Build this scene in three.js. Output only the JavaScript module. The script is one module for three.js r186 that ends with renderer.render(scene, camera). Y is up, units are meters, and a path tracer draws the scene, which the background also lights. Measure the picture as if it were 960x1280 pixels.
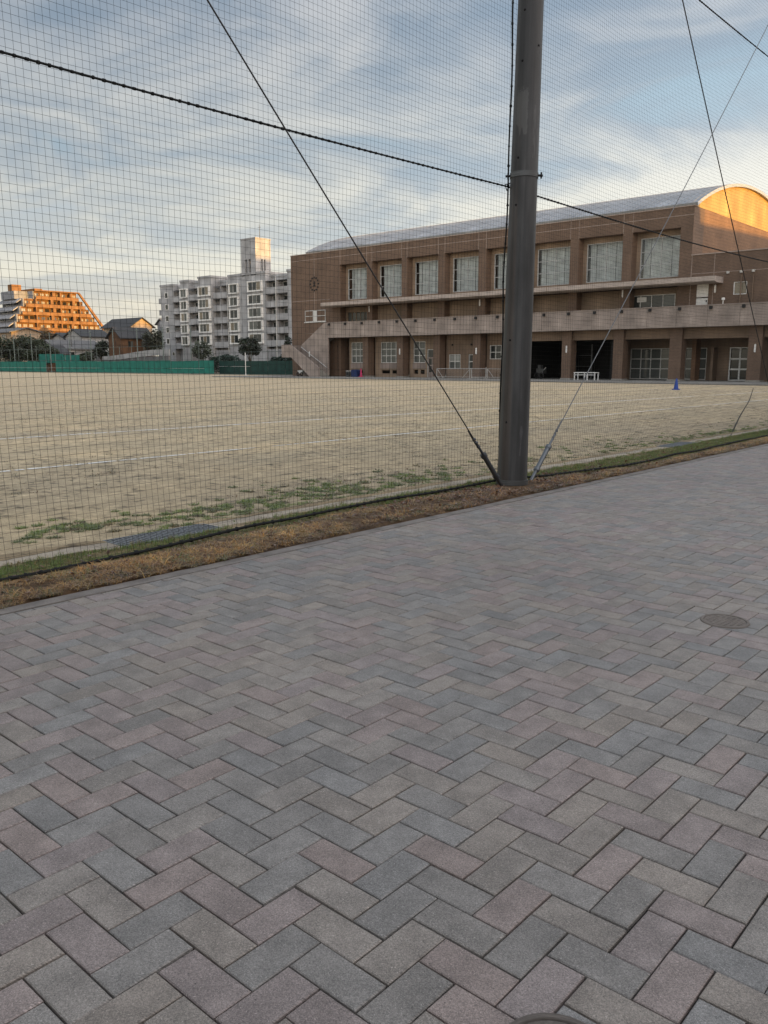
import * as THREE from 'three';
import { mergeGeometries } from 'three/addons/utils/BufferGeometryUtils.js';
import { ImprovedNoise } from 'three/addons/math/ImprovedNoise.js';

// ------------------------------------------------------------------ camera, sky, sun, exposure
// World: y up, metres. The path edge, the net line and the gym all follow one site grid: -Z runs along
// the path (away), +X to the right across it. "U" below is the distance along the path, U = -Z.
const scene = new THREE.Scene();
const CAM_H = 1.284, YAW = THREE.MathUtils.degToRad(41.55), PITCH = 0.1753;
const camera = new THREE.PerspectiveCamera(2 * Math.atan(640 / 1040) * 180 / Math.PI, 3 / 4, 0.1, 4000);
camera.rotation.order = 'YXZ';
camera.position.set(0, CAM_H, 0);
camera.rotation.set(-PITCH, YAW, 0);
scene.add(camera);

const perlin = new ImprovedNoise();
const sstep = (a, b, x) => { const t = Math.min(1, Math.max(0, (x - a) / (b - a))); return t * t * (3 - 2 * t); };
const mix = (a, b, t) => a + (b - a) * t;
function fbm(x, y, z, oct, gain = 0.5) { let s = 0, a = 1, n = 0; for (let i = 0; i < oct; i++) { s += a * perlin.noise(x, y, z); n += a; a *= gain; x *= 2.03; y *= 2.03; z += 7.3; } return s / n; }
const SUN_AZ = THREE.MathUtils.degToRad(1.5), SUN_EL = THREE.MathUtils.degToRad(1.2);
const sunDir = new THREE.Vector3(Math.cos(SUN_EL) * Math.cos(SUN_AZ), Math.sin(SUN_EL), -Math.cos(SUN_EL) * Math.sin(SUN_AZ));
const SKY_STOPS = [[0, .98, .80, .49], [3, .90, .80, .58], [7, .60, .65, .62], [13, .33, .44, .515], [24, .20, .285, .38], [38, .21, .29, .385], [60, .30, .345, .39], [90, .34, .365, .385]];
function skyColor(d, out) {
  const el = Math.asin(d.y) * 180 / Math.PI;
  let k = 0; while (k < SKY_STOPS.length - 2 && el > SKY_STOPS[k + 1][0]) k++;
  const A = SKY_STOPS[k], B = SKY_STOPS[k + 1], t = sstep(0, 1, (el - A[0]) / (B[0] - A[0]));
  let r = mix(A[1], B[1], t), g = mix(A[2], B[2], t), b = mix(A[3], B[3], t);
  // streaky altostratus: one layer, seen foreshortened towards the horizon
  const s = 1 / (d.y + 0.085), px = d.x * s, pz = d.z * s;
  const rx = px * .75 - pz * .66, rz = px * .66 + pz * .75;         // bands run nearly across the view
  const w = fbm(rx * .45 + 3, rz * .5, 1.7, 3);
  const big = fbm(rx * .42 + w * 1.1, rz * .5 + w * 1.1 + 11, 4.1, 4);
  const fine = fbm(rx * 1.2 + w * 1.8, rz * 1.35 + big * 1.1, 8.3, 5, .64);
  const rip = fbm(rx * 4.2 + w * 3, rz * 5.2 + big * 3, 5.3, 4, .62);
  let cov = sstep(-.34, .16, big * 1.2 + fine * .6 + .30);
  const bright = sstep(-.36, .40, fine * .8 + big * .9 + rip * .34), hz = sstep(24, 3, el);
  const cr = mix(mix(.205, .475, bright), mix(.42, .82, bright), hz), cg = mix(mix(.268, .49, bright), mix(.45, .77, bright), hz), cb = mix(mix(.345, .515, bright), mix(.48, .64, bright), hz);
  cov *= mix(.88, .66, hz);
  r = mix(r, cr, cov); g = mix(g, cg, cov); b = mix(b, cb, cov);
  // the half of the sky towards the setting sun is brighter and warmer
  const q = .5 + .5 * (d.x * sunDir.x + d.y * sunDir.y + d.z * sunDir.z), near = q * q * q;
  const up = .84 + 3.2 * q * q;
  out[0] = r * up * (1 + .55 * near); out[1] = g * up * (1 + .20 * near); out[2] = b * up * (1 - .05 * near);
}
{
  const W = 3072, H = 1536, data = new Float32Array(W * H * 4), d = new THREE.Vector3(), o = [0, 0, 0];
  for (let y = 0; y < H; y++) {
    const el = ((y + .5) / H - .5) * Math.PI;
    for (let x = 0; x < W; x++) {
      const i = (y * W + x) * 4;
      if (el <= 0) { data[i] = .5; data[i + 1] = .47; data[i + 2] = .4; data[i + 3] = 1; continue; }
      const a = ((x + .5) / W - .5) * 2 * Math.PI;
      d.set(Math.cos(el) * Math.cos(a), Math.sin(el), Math.cos(el) * Math.sin(a));
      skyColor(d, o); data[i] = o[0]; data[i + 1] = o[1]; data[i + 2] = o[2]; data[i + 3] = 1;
    }
  }
  const tex = new THREE.DataTexture(data, W, H, THREE.RGBAFormat, THREE.FloatType);
  tex.mapping = THREE.EquirectangularReflectionMapping; tex.magFilter = tex.minFilter = THREE.LinearFilter; tex.colorSpace = THREE.LinearSRGBColorSpace; tex.needsUpdate = true;
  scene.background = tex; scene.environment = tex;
}
const sun = new THREE.DirectionalLight(new THREE.Color().setRGB(1, .52, .09), 5);
sun.position.set(-60, 10, -90).addScaledVector(sunDir, 300);
sun.target.position.set(-60, 10, -90); scene.add(sun, sun.target);
sun.castShadow = true; sun.shadow.mapSize.set(4096, 4096);
Object.assign(sun.shadow.camera, { left: -160, right: 160, top: 60, bottom: -60, near: 1, far: 700 });

const renderer = new THREE.WebGLRenderer({ antialias: true });
renderer.setSize(768, 1024);
renderer.toneMapping = THREE.LinearToneMapping;
renderer.toneMappingExposure = 1.3;
renderer.shadowMap.enabled = true;

// ------------------------------------------------------------------ helpers
let seed = 20240611;
const rnd = () => { seed = (seed + 0x6D2B79F5) | 0; let t = Math.imul(seed ^ (seed >>> 15), 1 | seed); t = (t + Math.imul(t ^ (t >>> 7), 61 | t)) ^ t; return ((t ^ (t >>> 14)) >>> 0) / 4294967296; };
const rr = (a, b) => a + (b - a) * rnd();
const hash = (x, y, s = 0) => { let h = Math.imul(x | 0, 374761393) ^ Math.imul(y | 0, 668265263) ^ Math.imul(s | 0, 1442695041); h = Math.imul(h ^ (h >>> 13), 1274126177); return ((h ^ (h >>> 16)) >>> 0) / 4294967296; };
const C = (r, g, b) => new THREE.Color().setRGB(r, g, b);
// tileable value noise: p cells over the tile
function tnoise(u, v, p, s) {
  const x = u * p, y = v * p, x0 = Math.floor(x), y0 = Math.floor(y), fx = x - x0, fy = y - y0, w = (n) => ((n % p) + p) % p;
  const a = hash(w(x0), w(y0), s), b = hash(w(x0 + 1), w(y0), s), c = hash(w(x0), w(y0 + 1), s), e = hash(w(x0 + 1), w(y0 + 1), s), sx = fx * fx * (3 - 2 * fx), sy = fy * fy * (3 - 2 * fy);
  return mix(mix(a, b, sx), mix(c, e, sx), sy);
}
const tfbm = (u, v, p, oct, s) => { let r = 0, a = 1, n = 0; for (let i = 0; i < oct; i++) { r += a * tnoise(u, v, p, s + i); n += a; a *= .55; p *= 2; } return r / n; };
function texture(w, h, fn, srgb = true) {          // fn(u, v) -> [r, g, b] in 0..1 (sRGB numbers for colour maps)
  const data = new Uint8Array(w * h * 4);
  for (let y = 0; y < h; y++) for (let x = 0; x < w; x++) {
    const c = fn(x / w, y / h, x, y), i = (y * w + x) * 4;
    data[i] = Math.max(0, Math.min(255, c[0] * 255)); data[i + 1] = Math.max(0, Math.min(255, c[1] * 255)); data[i + 2] = Math.max(0, Math.min(255, c[2] * 255)); data[i + 3] = 255;
  }
  const t = new THREE.DataTexture(data, w, h); t.wrapS = t.wrapT = THREE.RepeatWrapping; t.magFilter = THREE.LinearFilter; t.minFilter = THREE.LinearMipmapLinearFilter; t.generateMipmaps = true;
  if (srgb) t.colorSpace = THREE.SRGBColorSpace; t.needsUpdate = true; return t;
}
function scaled(t, metres) { const c = t.clone(); c.repeat.set(1 / metres, 1 / metres); c.needsUpdate = true; return c; }
const mat = (color, rough = .85, extra = {}) => new THREE.MeshStandardMaterial({ color, roughness: rough, ...extra });

const counts = {};
function numbered(n) { counts[n] = (counts[n] ?? -1) + 1; return counts[n] ? `${n}_${String(counts[n]).padStart(3, '0')}` : n; }
const origin = new WeakMap();
const O0 = new THREE.Vector3();
function thing(name, label, category, [X, Y, U], group) {
  const o = new THREE.Group(); o.name = numbered(name); o.position.set(X, Y, -U); scene.add(o);
  o.userData = { label, category }; if (group) o.userData.group = group;
  origin.set(o, o.position.clone()); return o;
}
function finish(m) { m.castShadow = m.receiveShadow = true; return m; }
// geometries are given in world coordinates; a part is stored relative to its thing's base
function part(name, geos, m, parent) {
  const list = (Array.isArray(geos) ? geos : [geos]).map((g) => g.index ? g.toNonIndexed() : g);
  const keep = ['position', 'normal', 'uv', ...(list.every((g) => g.attributes.color) ? ['color'] : [])];
  for (const g of list) for (const k of Object.keys(g.attributes)) if (!keep.includes(k)) g.deleteAttribute(k);
  const g = list.length > 1 ? mergeGeometries(list) : list[0];
  const o = origin.get(parent) ?? O0; g.translate(-o.x, -o.y, -o.z);
  const mesh = finish(new THREE.Mesh(g, m)); mesh.name = name; parent.add(mesh); origin.set(mesh, o); return mesh;
}
function struct(name, geos, m) { const s = part(name, geos, m, scene); s.name = numbered(name); s.userData.kind = 'structure'; return s; }
function single(name, label, category, geos, m, group) { const s = part(name, geos, m, scene); s.name = numbered(name); s.userData = { label, category, ...(group ? { group } : {}) }; return s; }
function boxUV(g) {                                   // uv in metres from the dominant axis of each normal
  if (g.index) g = g.toNonIndexed();
  const p = g.attributes.position, n = g.attributes.normal, uv = new Float32Array(p.count * 2);
  for (let i = 0; i < p.count; i++) {
    const ax = Math.abs(n.getX(i)), ay = Math.abs(n.getY(i)), az = Math.abs(n.getZ(i));
    if (ay >= ax && ay >= az) { uv[2 * i] = p.getX(i); uv[2 * i + 1] = p.getZ(i); }
    else if (ax >= az) { uv[2 * i] = p.getZ(i); uv[2 * i + 1] = p.getY(i); }
    else { uv[2 * i] = p.getX(i); uv[2 * i + 1] = p.getY(i); }
  }
  g.setAttribute('uv', new THREE.BufferAttribute(uv, 2)); return g;
}
function bx(X0, X1, Y0, Y1, U0, U1) {
  const g = new THREE.BoxGeometry(Math.abs(X1 - X0), Math.abs(Y1 - Y0), Math.abs(U1 - U0));
  g.translate((X0 + X1) / 2, (Y0 + Y1) / 2, -(U0 + U1) / 2); return boxUV(g);
}
// polygon in (X, Y) extruded from U0 to U1
function prismU(pts, U0, U1) {
  const g = new THREE.ExtrudeGeometry(new THREE.Shape(pts.map((p) => new THREE.Vector2(p[0], p[1]))), { depth: U1 - U0, bevelEnabled: false });
  g.translate(0, 0, -U1); return boxUV(g);
}
// polygon in (U, Y) extruded from X0 to X1
function prismX(pts, X0, X1) {
  const g = new THREE.ExtrudeGeometry(new THREE.Shape(pts.map((p) => new THREE.Vector2(p[0], p[1]))), { depth: X1 - X0, bevelEnabled: false });
  g.rotateY(Math.PI / 2); g.translate(X0, 0, 0); return boxUV(g);
}
// bar between two points [X, Y, U]
function tube(pts, r, sides = 6, r2 = r) {
  const P = pts.map((p) => new THREE.Vector3(p[0], p[1], -p[2])), pos = [], nor = [], idx = [], uv = [];
  for (let i = 0; i < P.length; i++) {
    const t = P[Math.min(i + 1, P.length - 1)].clone().sub(P[Math.max(i - 1, 0)]).normalize();
    const a = Math.abs(t.y) > .9 ? new THREE.Vector3(1, 0, 0) : new THREE.Vector3(0, 1, 0);
    const n = a.cross(t).normalize(), b = t.clone().cross(n), R = mix(r, r2, i / (P.length - 1));
    for (let k = 0; k < sides; k++) {
      const q = k / sides * 2 * Math.PI, v = n.clone().multiplyScalar(Math.cos(q)).addScaledVector(b, Math.sin(q));
      pos.push(P[i].x + v.x * R, P[i].y + v.y * R, P[i].z + v.z * R); nor.push(v.x, v.y, v.z); uv.push(k / sides, i);
    }
    if (i) for (let k = 0; k < sides; k++) { const A = (i - 1) * sides + k, B = (i - 1) * sides + (k + 1) % sides; idx.push(A, B, A + sides, B, B + sides, A + sides); }
  }
  for (const e of [0, P.length - 1]) for (let k = 1; k < sides - 1; k++) idx.push(...(e ? [e * sides, e * sides + k, e * sides + k + 1] : [0, k + 1, k]));
  const g = new THREE.BufferGeometry();
  g.setAttribute('position', new THREE.Float32BufferAttribute(pos, 3)); g.setAttribute('normal', new THREE.Float32BufferAttribute(nor, 3)); g.setAttribute('uv', new THREE.Float32BufferAttribute(uv, 2)); g.setIndex(idx); return g;
}
function cyl(r0, r1, h, X, Y, U, sides = 16) { const g = new THREE.CylinderGeometry(r1, r0, h, sides); g.translate(X, Y + h / 2, -U); return g.toNonIndexed(); }
// window in a wall facing the camera (plane U) or facing +X (plane X): a frame mesh named `name`, panes as its children
function windowAt(parent, face, plane, a0, a1, y0, y1, o = {}) {
  const { cols = 2, rows = 1, bar = .05, edge = .06, frame, glass, name = 'window', depth = .1, seam = 1 } = o;
  const B = (p0, p1, q0, q1, d0, d1) => face === 'U' ? bx(p0, p1, q0, q1, plane + d0, plane + d1) : bx(plane - d1, plane - d0, q0, q1, p0, p1);
  const f = [B(a0, a1, y0, y0 + edge, -.02, depth), B(a0, a1, y1 - edge, y1, -.02, depth), B(a0, a0 + edge, y0 + edge, y1 - edge, -.02, depth), B(a1 - edge, a1, y0 + edge, y1 - edge, -.02, depth)];
  const iw = (a1 - a0 - 2 * edge) / cols, ih = (y1 - y0 - 2 * edge) / rows;
  for (let i = 1; i < cols; i++) f.push(B(a0 + edge + i * iw - bar / 2, a0 + edge + i * iw + bar / 2, y0 + edge, y1 - edge, -.01, depth - .01));
  for (let j = 1; j < rows; j++) f.push(B(a0 + edge, a1 - edge, y0 + edge + j * ih - bar / 2, y0 + edge + j * ih + bar / 2, -.015, depth - .015));
  const w = part(name, f, frame, parent);
  for (let i = 0; i < cols; i++) for (let j = 0; j < rows; j++) {
    const g = Array.isArray(glass) ? glass[Math.floor(rnd() * glass.length)] : glass;
    part('pane', B(a0 + edge + i * iw + bar / 2, a0 + edge + (i + 1) * iw - bar / 2, y0 + edge + j * ih + bar / 2, y0 + edge + (j + 1) * ih - bar / 2, .035, .05), g, w);
  }
  return w;
}

// ------------------------------------------------------------------ surface textures
const tPaver = texture(1024, 1024, (u, v, x, y) => {
  const a = tfbm(u, v, 6, 4, 3), f = hash(x, y, 5), g = tnoise(u, v, 190, 6), g2 = tnoise(u, v, 210, 12);
  let s = .74 + (a - .5) * .22 + (g - .5) * .24 + (f - .5) * .18;
  if (g2 > .85) s += (g2 - .85) * 3.2; if (g2 < .14) s -= (.14 - g2) * 2.6;
  return [s * 1.0, s, s * .99];
});
const tPaverBump = texture(1024, 1024, (u, v, x, y) => { const s = .5 + (tnoise(u, v, 220, 6) - .5) * .6 + (hash(x, y, 5) - .5) * .35 + (tfbm(u, v, 16, 3, 9) - .5) * .5; return [s, s, s]; }, false);
const tSand = texture(2048, 2048, (u, v, x, y) => {
  const a = tfbm(u, v, 5, 5, 21), b = tfbm(u, v * 1, 40, 3, 31), f = hash(x, y, 8), m = tfbm(u, v, 14, 3, 77);
  let s = .80 + (a - .5) * .16 + (b - .5) * .18 + (f - .5) * .12;
  const q = tfbm(u, v, 70, 2, 95); if (q > .64) s -= (q - .64) * 1.2; if (q < .34) s += (.34 - q) * .5;
  const pe = tnoise(u, v, 420, 41); if (pe > .88) s += (pe - .88) * 1.2; if (pe < .08) s -= .14;
  return [s, s * mix(.985, .955, a), s * mix(.94, .87, a)];
});
const tSandBump = texture(1024, 1024, (u, v, x, y) => { const s = .5 + (tfbm(u, v, 12, 5, 51) - .5) * .8 + (tnoise(u, v, 256, 53) - .5) * .35; return [s, s, s]; }, false);
const tTile = texture(1024, 1024, (u, v) => {           // small wall tiles, each its own tone, over broad weathering
  const ty = Math.floor(v * 64), tx = Math.floor(u * 32 + (ty & 1) * .5), s = .80 + (hash(tx % 32, ty, 2) - .5) * .08 + (tfbm(u, v, 3, 5, 8) - .5) * .16 + (tnoise(u, .5, 24, 7) - .5) * .10 * tnoise(u, v, 5, 6);
  const e = Math.min((v * 64) % 1, 1 - (v * 64) % 1) < .1 ? .9 : 1; return [s * e, s * e, s * e];
});
const tPlain = texture(512, 512, (u, v, x, y) => { const s = .84 + (tfbm(u, v, 4, 5, 14) - .5) * .26 + (hash(x, y, 3) - .5) * .05 + (tnoise(u, v * .0 + .3, 64, 19) - .5) * .05; return [s, s, s]; });
const tConcrete = texture(512, 512, (u, v, x, y) => { const s = .80 + (tfbm(u, v, 5, 5, 64) - .5) * .34 + (tnoise(u, v, 150, 65) - .5) * .12 + (hash(x, y, 66) - .5) * .08; return [s, s * .99, s * .97]; });

// ------------------------------------------------------------------ materials
const VC = { vertexColors: true };
const M = {
  paver: mat(C(1, 1, 1), .5, { ...VC, map: scaled(tPaver, .42), bumpMap: scaled(tPaverBump, .42), bumpScale: .0016 }),
  joint: mat(C(.022, .019, .016), .95, { map: scaled(tSand, 1.1) }),
  sand: mat(C(1, 1, 1), .95, { ...VC, map: scaled(tSand, 6.3), bumpMap: scaled(tSandBump, 3.1), bumpScale: .02 }),
  soil: mat(C(1, 1, 1), .97, { ...VC, map: scaled(tSand, 1.3), bumpMap: scaled(tSandBump, .8), bumpScale: .012 }),
  slab: mat(C(.62, .54, .44), .95, { map: scaled(tConcrete, 1.4), bumpMap: scaled(tSandBump, .9), bumpScale: .004 }),
  kerb: mat(C(.29, .265, .252), .9, { map: scaled(tConcrete, .7), bumpMap: scaled(tPaverBump, .5), bumpScale: .001 }),
  apron: mat(C(.40, .39, .37), .92, { map: scaled(tConcrete, 5) }),
  gutter: mat(C(.05, .05, .05), .9),
  tile: mat(C(.238, .156, .110), .75, { map: scaled(tTile, 4) }),
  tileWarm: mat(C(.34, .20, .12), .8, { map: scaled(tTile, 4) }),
  tan: mat(C(.38, .28, .20), .85, { map: scaled(tPlain, 5) }),
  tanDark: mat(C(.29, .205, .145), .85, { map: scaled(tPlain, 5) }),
  pink: mat(C(.45, .375, .33), .85, { map: scaled(tPlain, 3.7) }),
  pinkLow: mat(C(.42, .34, .30), .85, { map: scaled(tPlain, 3.7) }),
  canopy: mat(C(.62, .53, .475), .85, { map: scaled(tPlain, 4) }),
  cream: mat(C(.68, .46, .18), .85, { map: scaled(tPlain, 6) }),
  sealant: mat(C(.36, .29, .25), .8),
  roof: mat(C(.50, .53, .57), .42, { metalness: .35, map: scaled(tPlain, 6) }),
  roofSeam: mat(C(.42, .45, .49), .5, { metalness: .3 }),
  alu: mat(C(.62, .62, .60), .5, { metalness: .2 }),
  white: mat(C(.78, .78, .76), .6),
  dark: mat(C(.015, .014, .014), .9),
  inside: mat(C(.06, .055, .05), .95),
  glassDark: new THREE.MeshPhysicalMaterial({ color: C(.03, .035, .035), roughness: .08, specularIntensity: 1 }),
  glassMid: new THREE.MeshPhysicalMaterial({ color: C(.10, .11, .105), roughness: .1 }),
  glassWarm: new THREE.MeshPhysicalMaterial({ color: C(.22, .19, .14), roughness: .15 }),
  glassPale: new THREE.MeshPhysicalMaterial({ color: C(.30, .31, .29), roughness: .12 }),
  pane: new THREE.MeshPhysicalMaterial({ color: C(.95, .965, .96), roughness: .03, transmission: 1, thickness: 0, ior: 1.5 }),
  curtain: mat(C(.68, .715, .725), .95, { map: scaled(tPlain, 2) }),
  black: mat(C(.012, .012, .013), .7),
  rope: mat(C(.007, .008, .008), .85),
  net: mat(C(.018, .022, .021), .8),
  wire: mat(C(.05, .05, .052), .55, { metalness: .5 }),
  galv: mat(C(.20, .21, .22), .5, { metalness: .6, map: scaled(tConcrete, .5) }),
  iron: mat(C(.38, .335, .31), .9, { map: scaled(tConcrete, .2), bumpMap: scaled(tPaverBump, .15), bumpScale: .002 }),
  steel: mat(C(.22, .235, .25), .55, { metalness: .4 }),
};

// ------------------------------------------------------------------ ground, field, path
function sheet(X0, X1, U0, U1, nx, nu, fn) {           // fn(X, U) -> [Y, r, g, b]
  const pos = [], col = [], uv = [], idx = [];
  for (let i = 0; i <= nx; i++) for (let j = 0; j <= nu; j++) {
    const X = mix(X0, X1, i / nx), U = mix(U0, U1, j / nu), q = fn(X, U); pos.push(X, q[0], -U); col.push(q[1], q[2], q[3]); uv.push(X, U);
    if (i && j) { const a = (i - 1) * (nu + 1) + j - 1, b = i * (nu + 1) + j - 1; idx.push(a, b, a + 1, b, b + 1, a + 1); }
  }
  const g = new THREE.BufferGeometry(); g.setAttribute('position', new THREE.Float32BufferAttribute(pos, 3)); g.setAttribute('color', new THREE.Float32BufferAttribute(col, 3)); g.setAttribute('uv', new THREE.Float32BufferAttribute(uv, 2)); g.setIndex(idx); g.computeVertexNormals(); 
  const n = g.attributes.normal; if (n.getY(0) < 0) { const ix = g.index.array; for (let k = 0; k < ix.length; k += 3) { const t = ix[k]; ix[k] = ix[k + 1]; ix[k + 1] = t; } g.computeVertexNormals(); }
  return g;
}
struct('ground', sheet(-1500, 1500, -1500, 1500, 30, 30, () => [-.30, .16, .15, .12]), M.soil);
const EDGE = -4.36;                                      // path edge
{
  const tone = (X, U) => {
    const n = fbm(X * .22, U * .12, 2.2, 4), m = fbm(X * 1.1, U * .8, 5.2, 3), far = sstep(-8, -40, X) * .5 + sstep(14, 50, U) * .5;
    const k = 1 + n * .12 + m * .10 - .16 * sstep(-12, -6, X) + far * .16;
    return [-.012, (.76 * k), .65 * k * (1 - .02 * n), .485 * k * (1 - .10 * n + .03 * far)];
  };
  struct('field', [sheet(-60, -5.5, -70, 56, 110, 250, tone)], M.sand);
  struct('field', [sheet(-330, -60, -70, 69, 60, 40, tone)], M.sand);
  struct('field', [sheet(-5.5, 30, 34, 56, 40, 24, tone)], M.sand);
}
const NETX = -4.98, PX = -4.82, POLES = [7.5, 16.9, -1.9];
const BASE = [[-9, -4.85], [2, -4.83], [3, -4.85], [4.2, -4.98], [5.7, -5.05], [6.9, -4.99], [7.6, -5.0], [8.3, -4.80], [10, -4.60], [12, -4.62], [15.5, -4.72], [17, -4.95], [40, -4.9]];
const baseX = (U) => { let k = 0; while (k < BASE.length - 2 && U > BASE[k + 1][0]) k++; return mix(BASE[k][1], BASE[k + 1][1], sstep(0, 1, (U - BASE[k][0]) / (BASE[k + 1][0] - BASE[k][0]))); };
const netX = (U, Y) => NETX + (baseX(U) - NETX) * Math.exp(-Math.max(0, Y) / .7) + .02 * fbm(U * .5, Y * .6, 3.7, 2) + .05 * Math.sin(U * .9) * Math.exp(-(((Y - 1.6) / 1.1) ** 2));
const netBase = (U) => .045 + .02 * fbm(U * .8, 0, 5.5, 2);
// soil strip between path and field: low hump under the dead grass
const hump = (X, U) => .008 + .016 * Math.exp(-(((X + 4.72) / .22) ** 2)) + .012 * fbm(X * 5, U * 3, 1.1, 3);
struct('soil', sheet(-5.60, EDGE + .02, -8, 34, 24, 340, (X, U) => {
  const n = fbm(X * 3, U * 2, 6.6, 4), dry = sstep(baseX(U) - .05, baseX(U) + .03, X), k = 1 + n * .7;
  return [X > -4.42 ? -.01 : X < -5.18 ? -.016 : hump(X, U), mix(.27, .15, dry) * k, mix(.22, .09, dry) * k, mix(.12, .045, dry) * k];
}), M.soil);

// drain channel: a run of sanded-over concrete lids beside the field, with gratings let in
const GRATES = [[3.12, 4.02], [12.75, 13.85]];
{
  const lids = new THREE.Group(); lids.name = 'drain_channel'; lids.userData.kind = 'structure'; scene.add(lids);
  for (let U = -7.2; U < 33; U += .6) {
    if (GRATES.some(([a, b]) => U + .6 > a + .01 && U < b - .01)) {
      for (const [a, b] of GRATES) { if (U < a && U + .6 > a) part('channel_lid', bx(-5.555, -5.235, -.06, .002, U, a - .004), M.slab, lids); if (U < b && U + .6 > b) part('channel_lid', bx(-5.555, -5.235, -.06, .002, b + .004, U + .596), M.slab, lids); }
      continue;
    }
    part('channel_lid', bx(-5.56 + rr(-.006, .006), -5.235, -.06, .001 + rr(0, .004), U, U + .596), M.slab, lids);
  }
  GRATES.forEach(([a, b], i) => {
    const t = thing('drain_grate', i ? 'far flush drain grating beyond the pole, sanded over beside the grass' : 'near grey steel drain grating at the edge of the field, left of the pole', 'drain grate', [-5.4, 0, (a + b) / 2]);
    const f = [bx(-5.545, -5.53, -.03, .006, a, b), bx(-5.27, -5.255, -.03, .006, a, b)];
    for (const u of [a, (a + b) / 2 - .012, b - .012]) f.push(bx(-5.53, -5.27, -.03, .006, u, u + .012));
    part('frame', f, M.steel, t);
    for (let u = a + .035; u < b - .03; u += .034) if (Math.abs(u - (a + b) / 2) > .02) part('bar', bx(-5.53, -5.27, -.028, .004, u, u + .010), M.steel, t);
    for (const x of [-5.47, -5.40, -5.33]) part('cross_bar', bx(x - .004, x + .004, -.02, .0015, a + .012, b - .012), M.steel, t);
    part('pit', bx(-5.53, -5.27, -.26, -.25, a, b), M.dark, t);
  });
}
{
  const pos = [], idx = [];
  for (let k = 0; k < 1000; k++) {
    const U = -2 + 30 * Math.pow(rnd(), 1.2), X = rnd() < .5 ? -5.555 + rr(-.02, .03) : -5.24 + rr(-.035, .02), l = rr(.06, .34), w = rr(.02, .085), b = pos.length / 3, n = 9;
    if (GRATES.some(([a, c]) => U > a - .1 && U < c + .1)) continue;
    pos.push(X, .0085, -U); for (let i = 0; i < n; i++) { const a = i / n * 6.283, q = rr(.6, 1.15); pos.push(X + Math.cos(a) * w * q, .0052, -(U + Math.sin(a) * l * q)); idx.push(b, b + 1 + i, b + 1 + (i + 1) % n); }
  }
  const g = new THREE.BufferGeometry(); g.setAttribute('position', new THREE.Float32BufferAttribute(pos, 3)); g.setAttribute('color', new THREE.Float32BufferAttribute(pos.map((_, i) => [.50, .40, .27][i % 3] * (.8 + .3 * hash(Math.floor(i / 30), 3))), 3)); g.setAttribute('uv', new THREE.Float32BufferAttribute(pos.flatMap((_, i) => i % 3 ? [] : [pos[i], pos[i + 2]]), 2)); g.setIndex(idx); g.computeVertexNormals();
  if (g.attributes.normal.getY(0) < 0) { idx.reverse(); g.setIndex(idx); g.computeVertexNormals(); }
  const s = struct('sand_drift', g, M.sand); s.userData.kind = 'stuff'; s.userData.label = 'loose sand drifted over the pale drain lids'; s.userData.category = 'sand';
}
// chalk lines: worn fragments of powder
const chalkUp = (g) => { const p = g.attributes.position, i = g.index.array, v = [0, 1, 2].map((k) => new THREE.Vector3().fromBufferAttribute(p, i[k])); return v[1].sub(v[0]).cross(v[2].sub(v[0])).y; };
function chalk(X0, U0, X1, U1, w, wear, s) {
  const L = Math.hypot(X1 - X0, U1 - U0), n = Math.floor(L / .16), geos = [], dx = (X1 - X0) / L, du = (U1 - U0) / L, pos = [], idx = [];
  for (let i = 0; i < n; i++) {
    const t = i * .16, keep = fbm(t * .16, s, 2, 3) * 1.3 + fbm(t * 1.1, s, 9, 2) * .7; if (keep < wear) continue;
    const ww = w * (.45 + .55 * sstep(wear, wear + .35, keep)) * rr(.8, 1.1), b = pos.length / 3, e = rr(.10, .165);
    for (const [a, o] of [[0, -1], [e * .5, -1.1], [e, -.9], [e, 1], [e * .5, .9], [0, 1.05]]) pos.push(X0 + dx * (t + a) + du * o * ww / 2 * rr(.85, 1.1), -.006, -(U0 + du * (t + a) - dx * o * ww / 2 * rr(.85, 1.1)));
    idx.push(b, b + 5, b + 1, b + 1, b + 5, b + 4, b + 1, b + 4, b + 2, b + 2, b + 4, b + 3);
  }
  const g = new THREE.BufferGeometry(); g.setAttribute('position', new THREE.Float32BufferAttribute(pos, 3)); g.setAttribute('normal', new THREE.Float32BufferAttribute(pos.map((_, k) => k % 3 === 1 ? 1 : 0), 3)); g.setAttribute('uv', new THREE.Float32BufferAttribute(new Array(pos.length / 3 * 2).fill(0), 2)); g.setIndex(idx); if (chalkUp(g) < 0) idx.reverse(), g.setIndex(idx); return g;
}
M.chalk = mat(C(.80, .79, .75), .95);
struct('chalk_line', chalk(-10.35, -20, -10.05, 44, .09, -.45, 3.3), M.chalk);
struct('chalk_line', chalk(-15.0, 2, -12.9, 46, .12, -.5, 8.8), M.chalk);
struct('chalk_line', chalk(-24, 12, -18.5, 46, .10, .02, 5.8), M.chalk);

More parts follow.
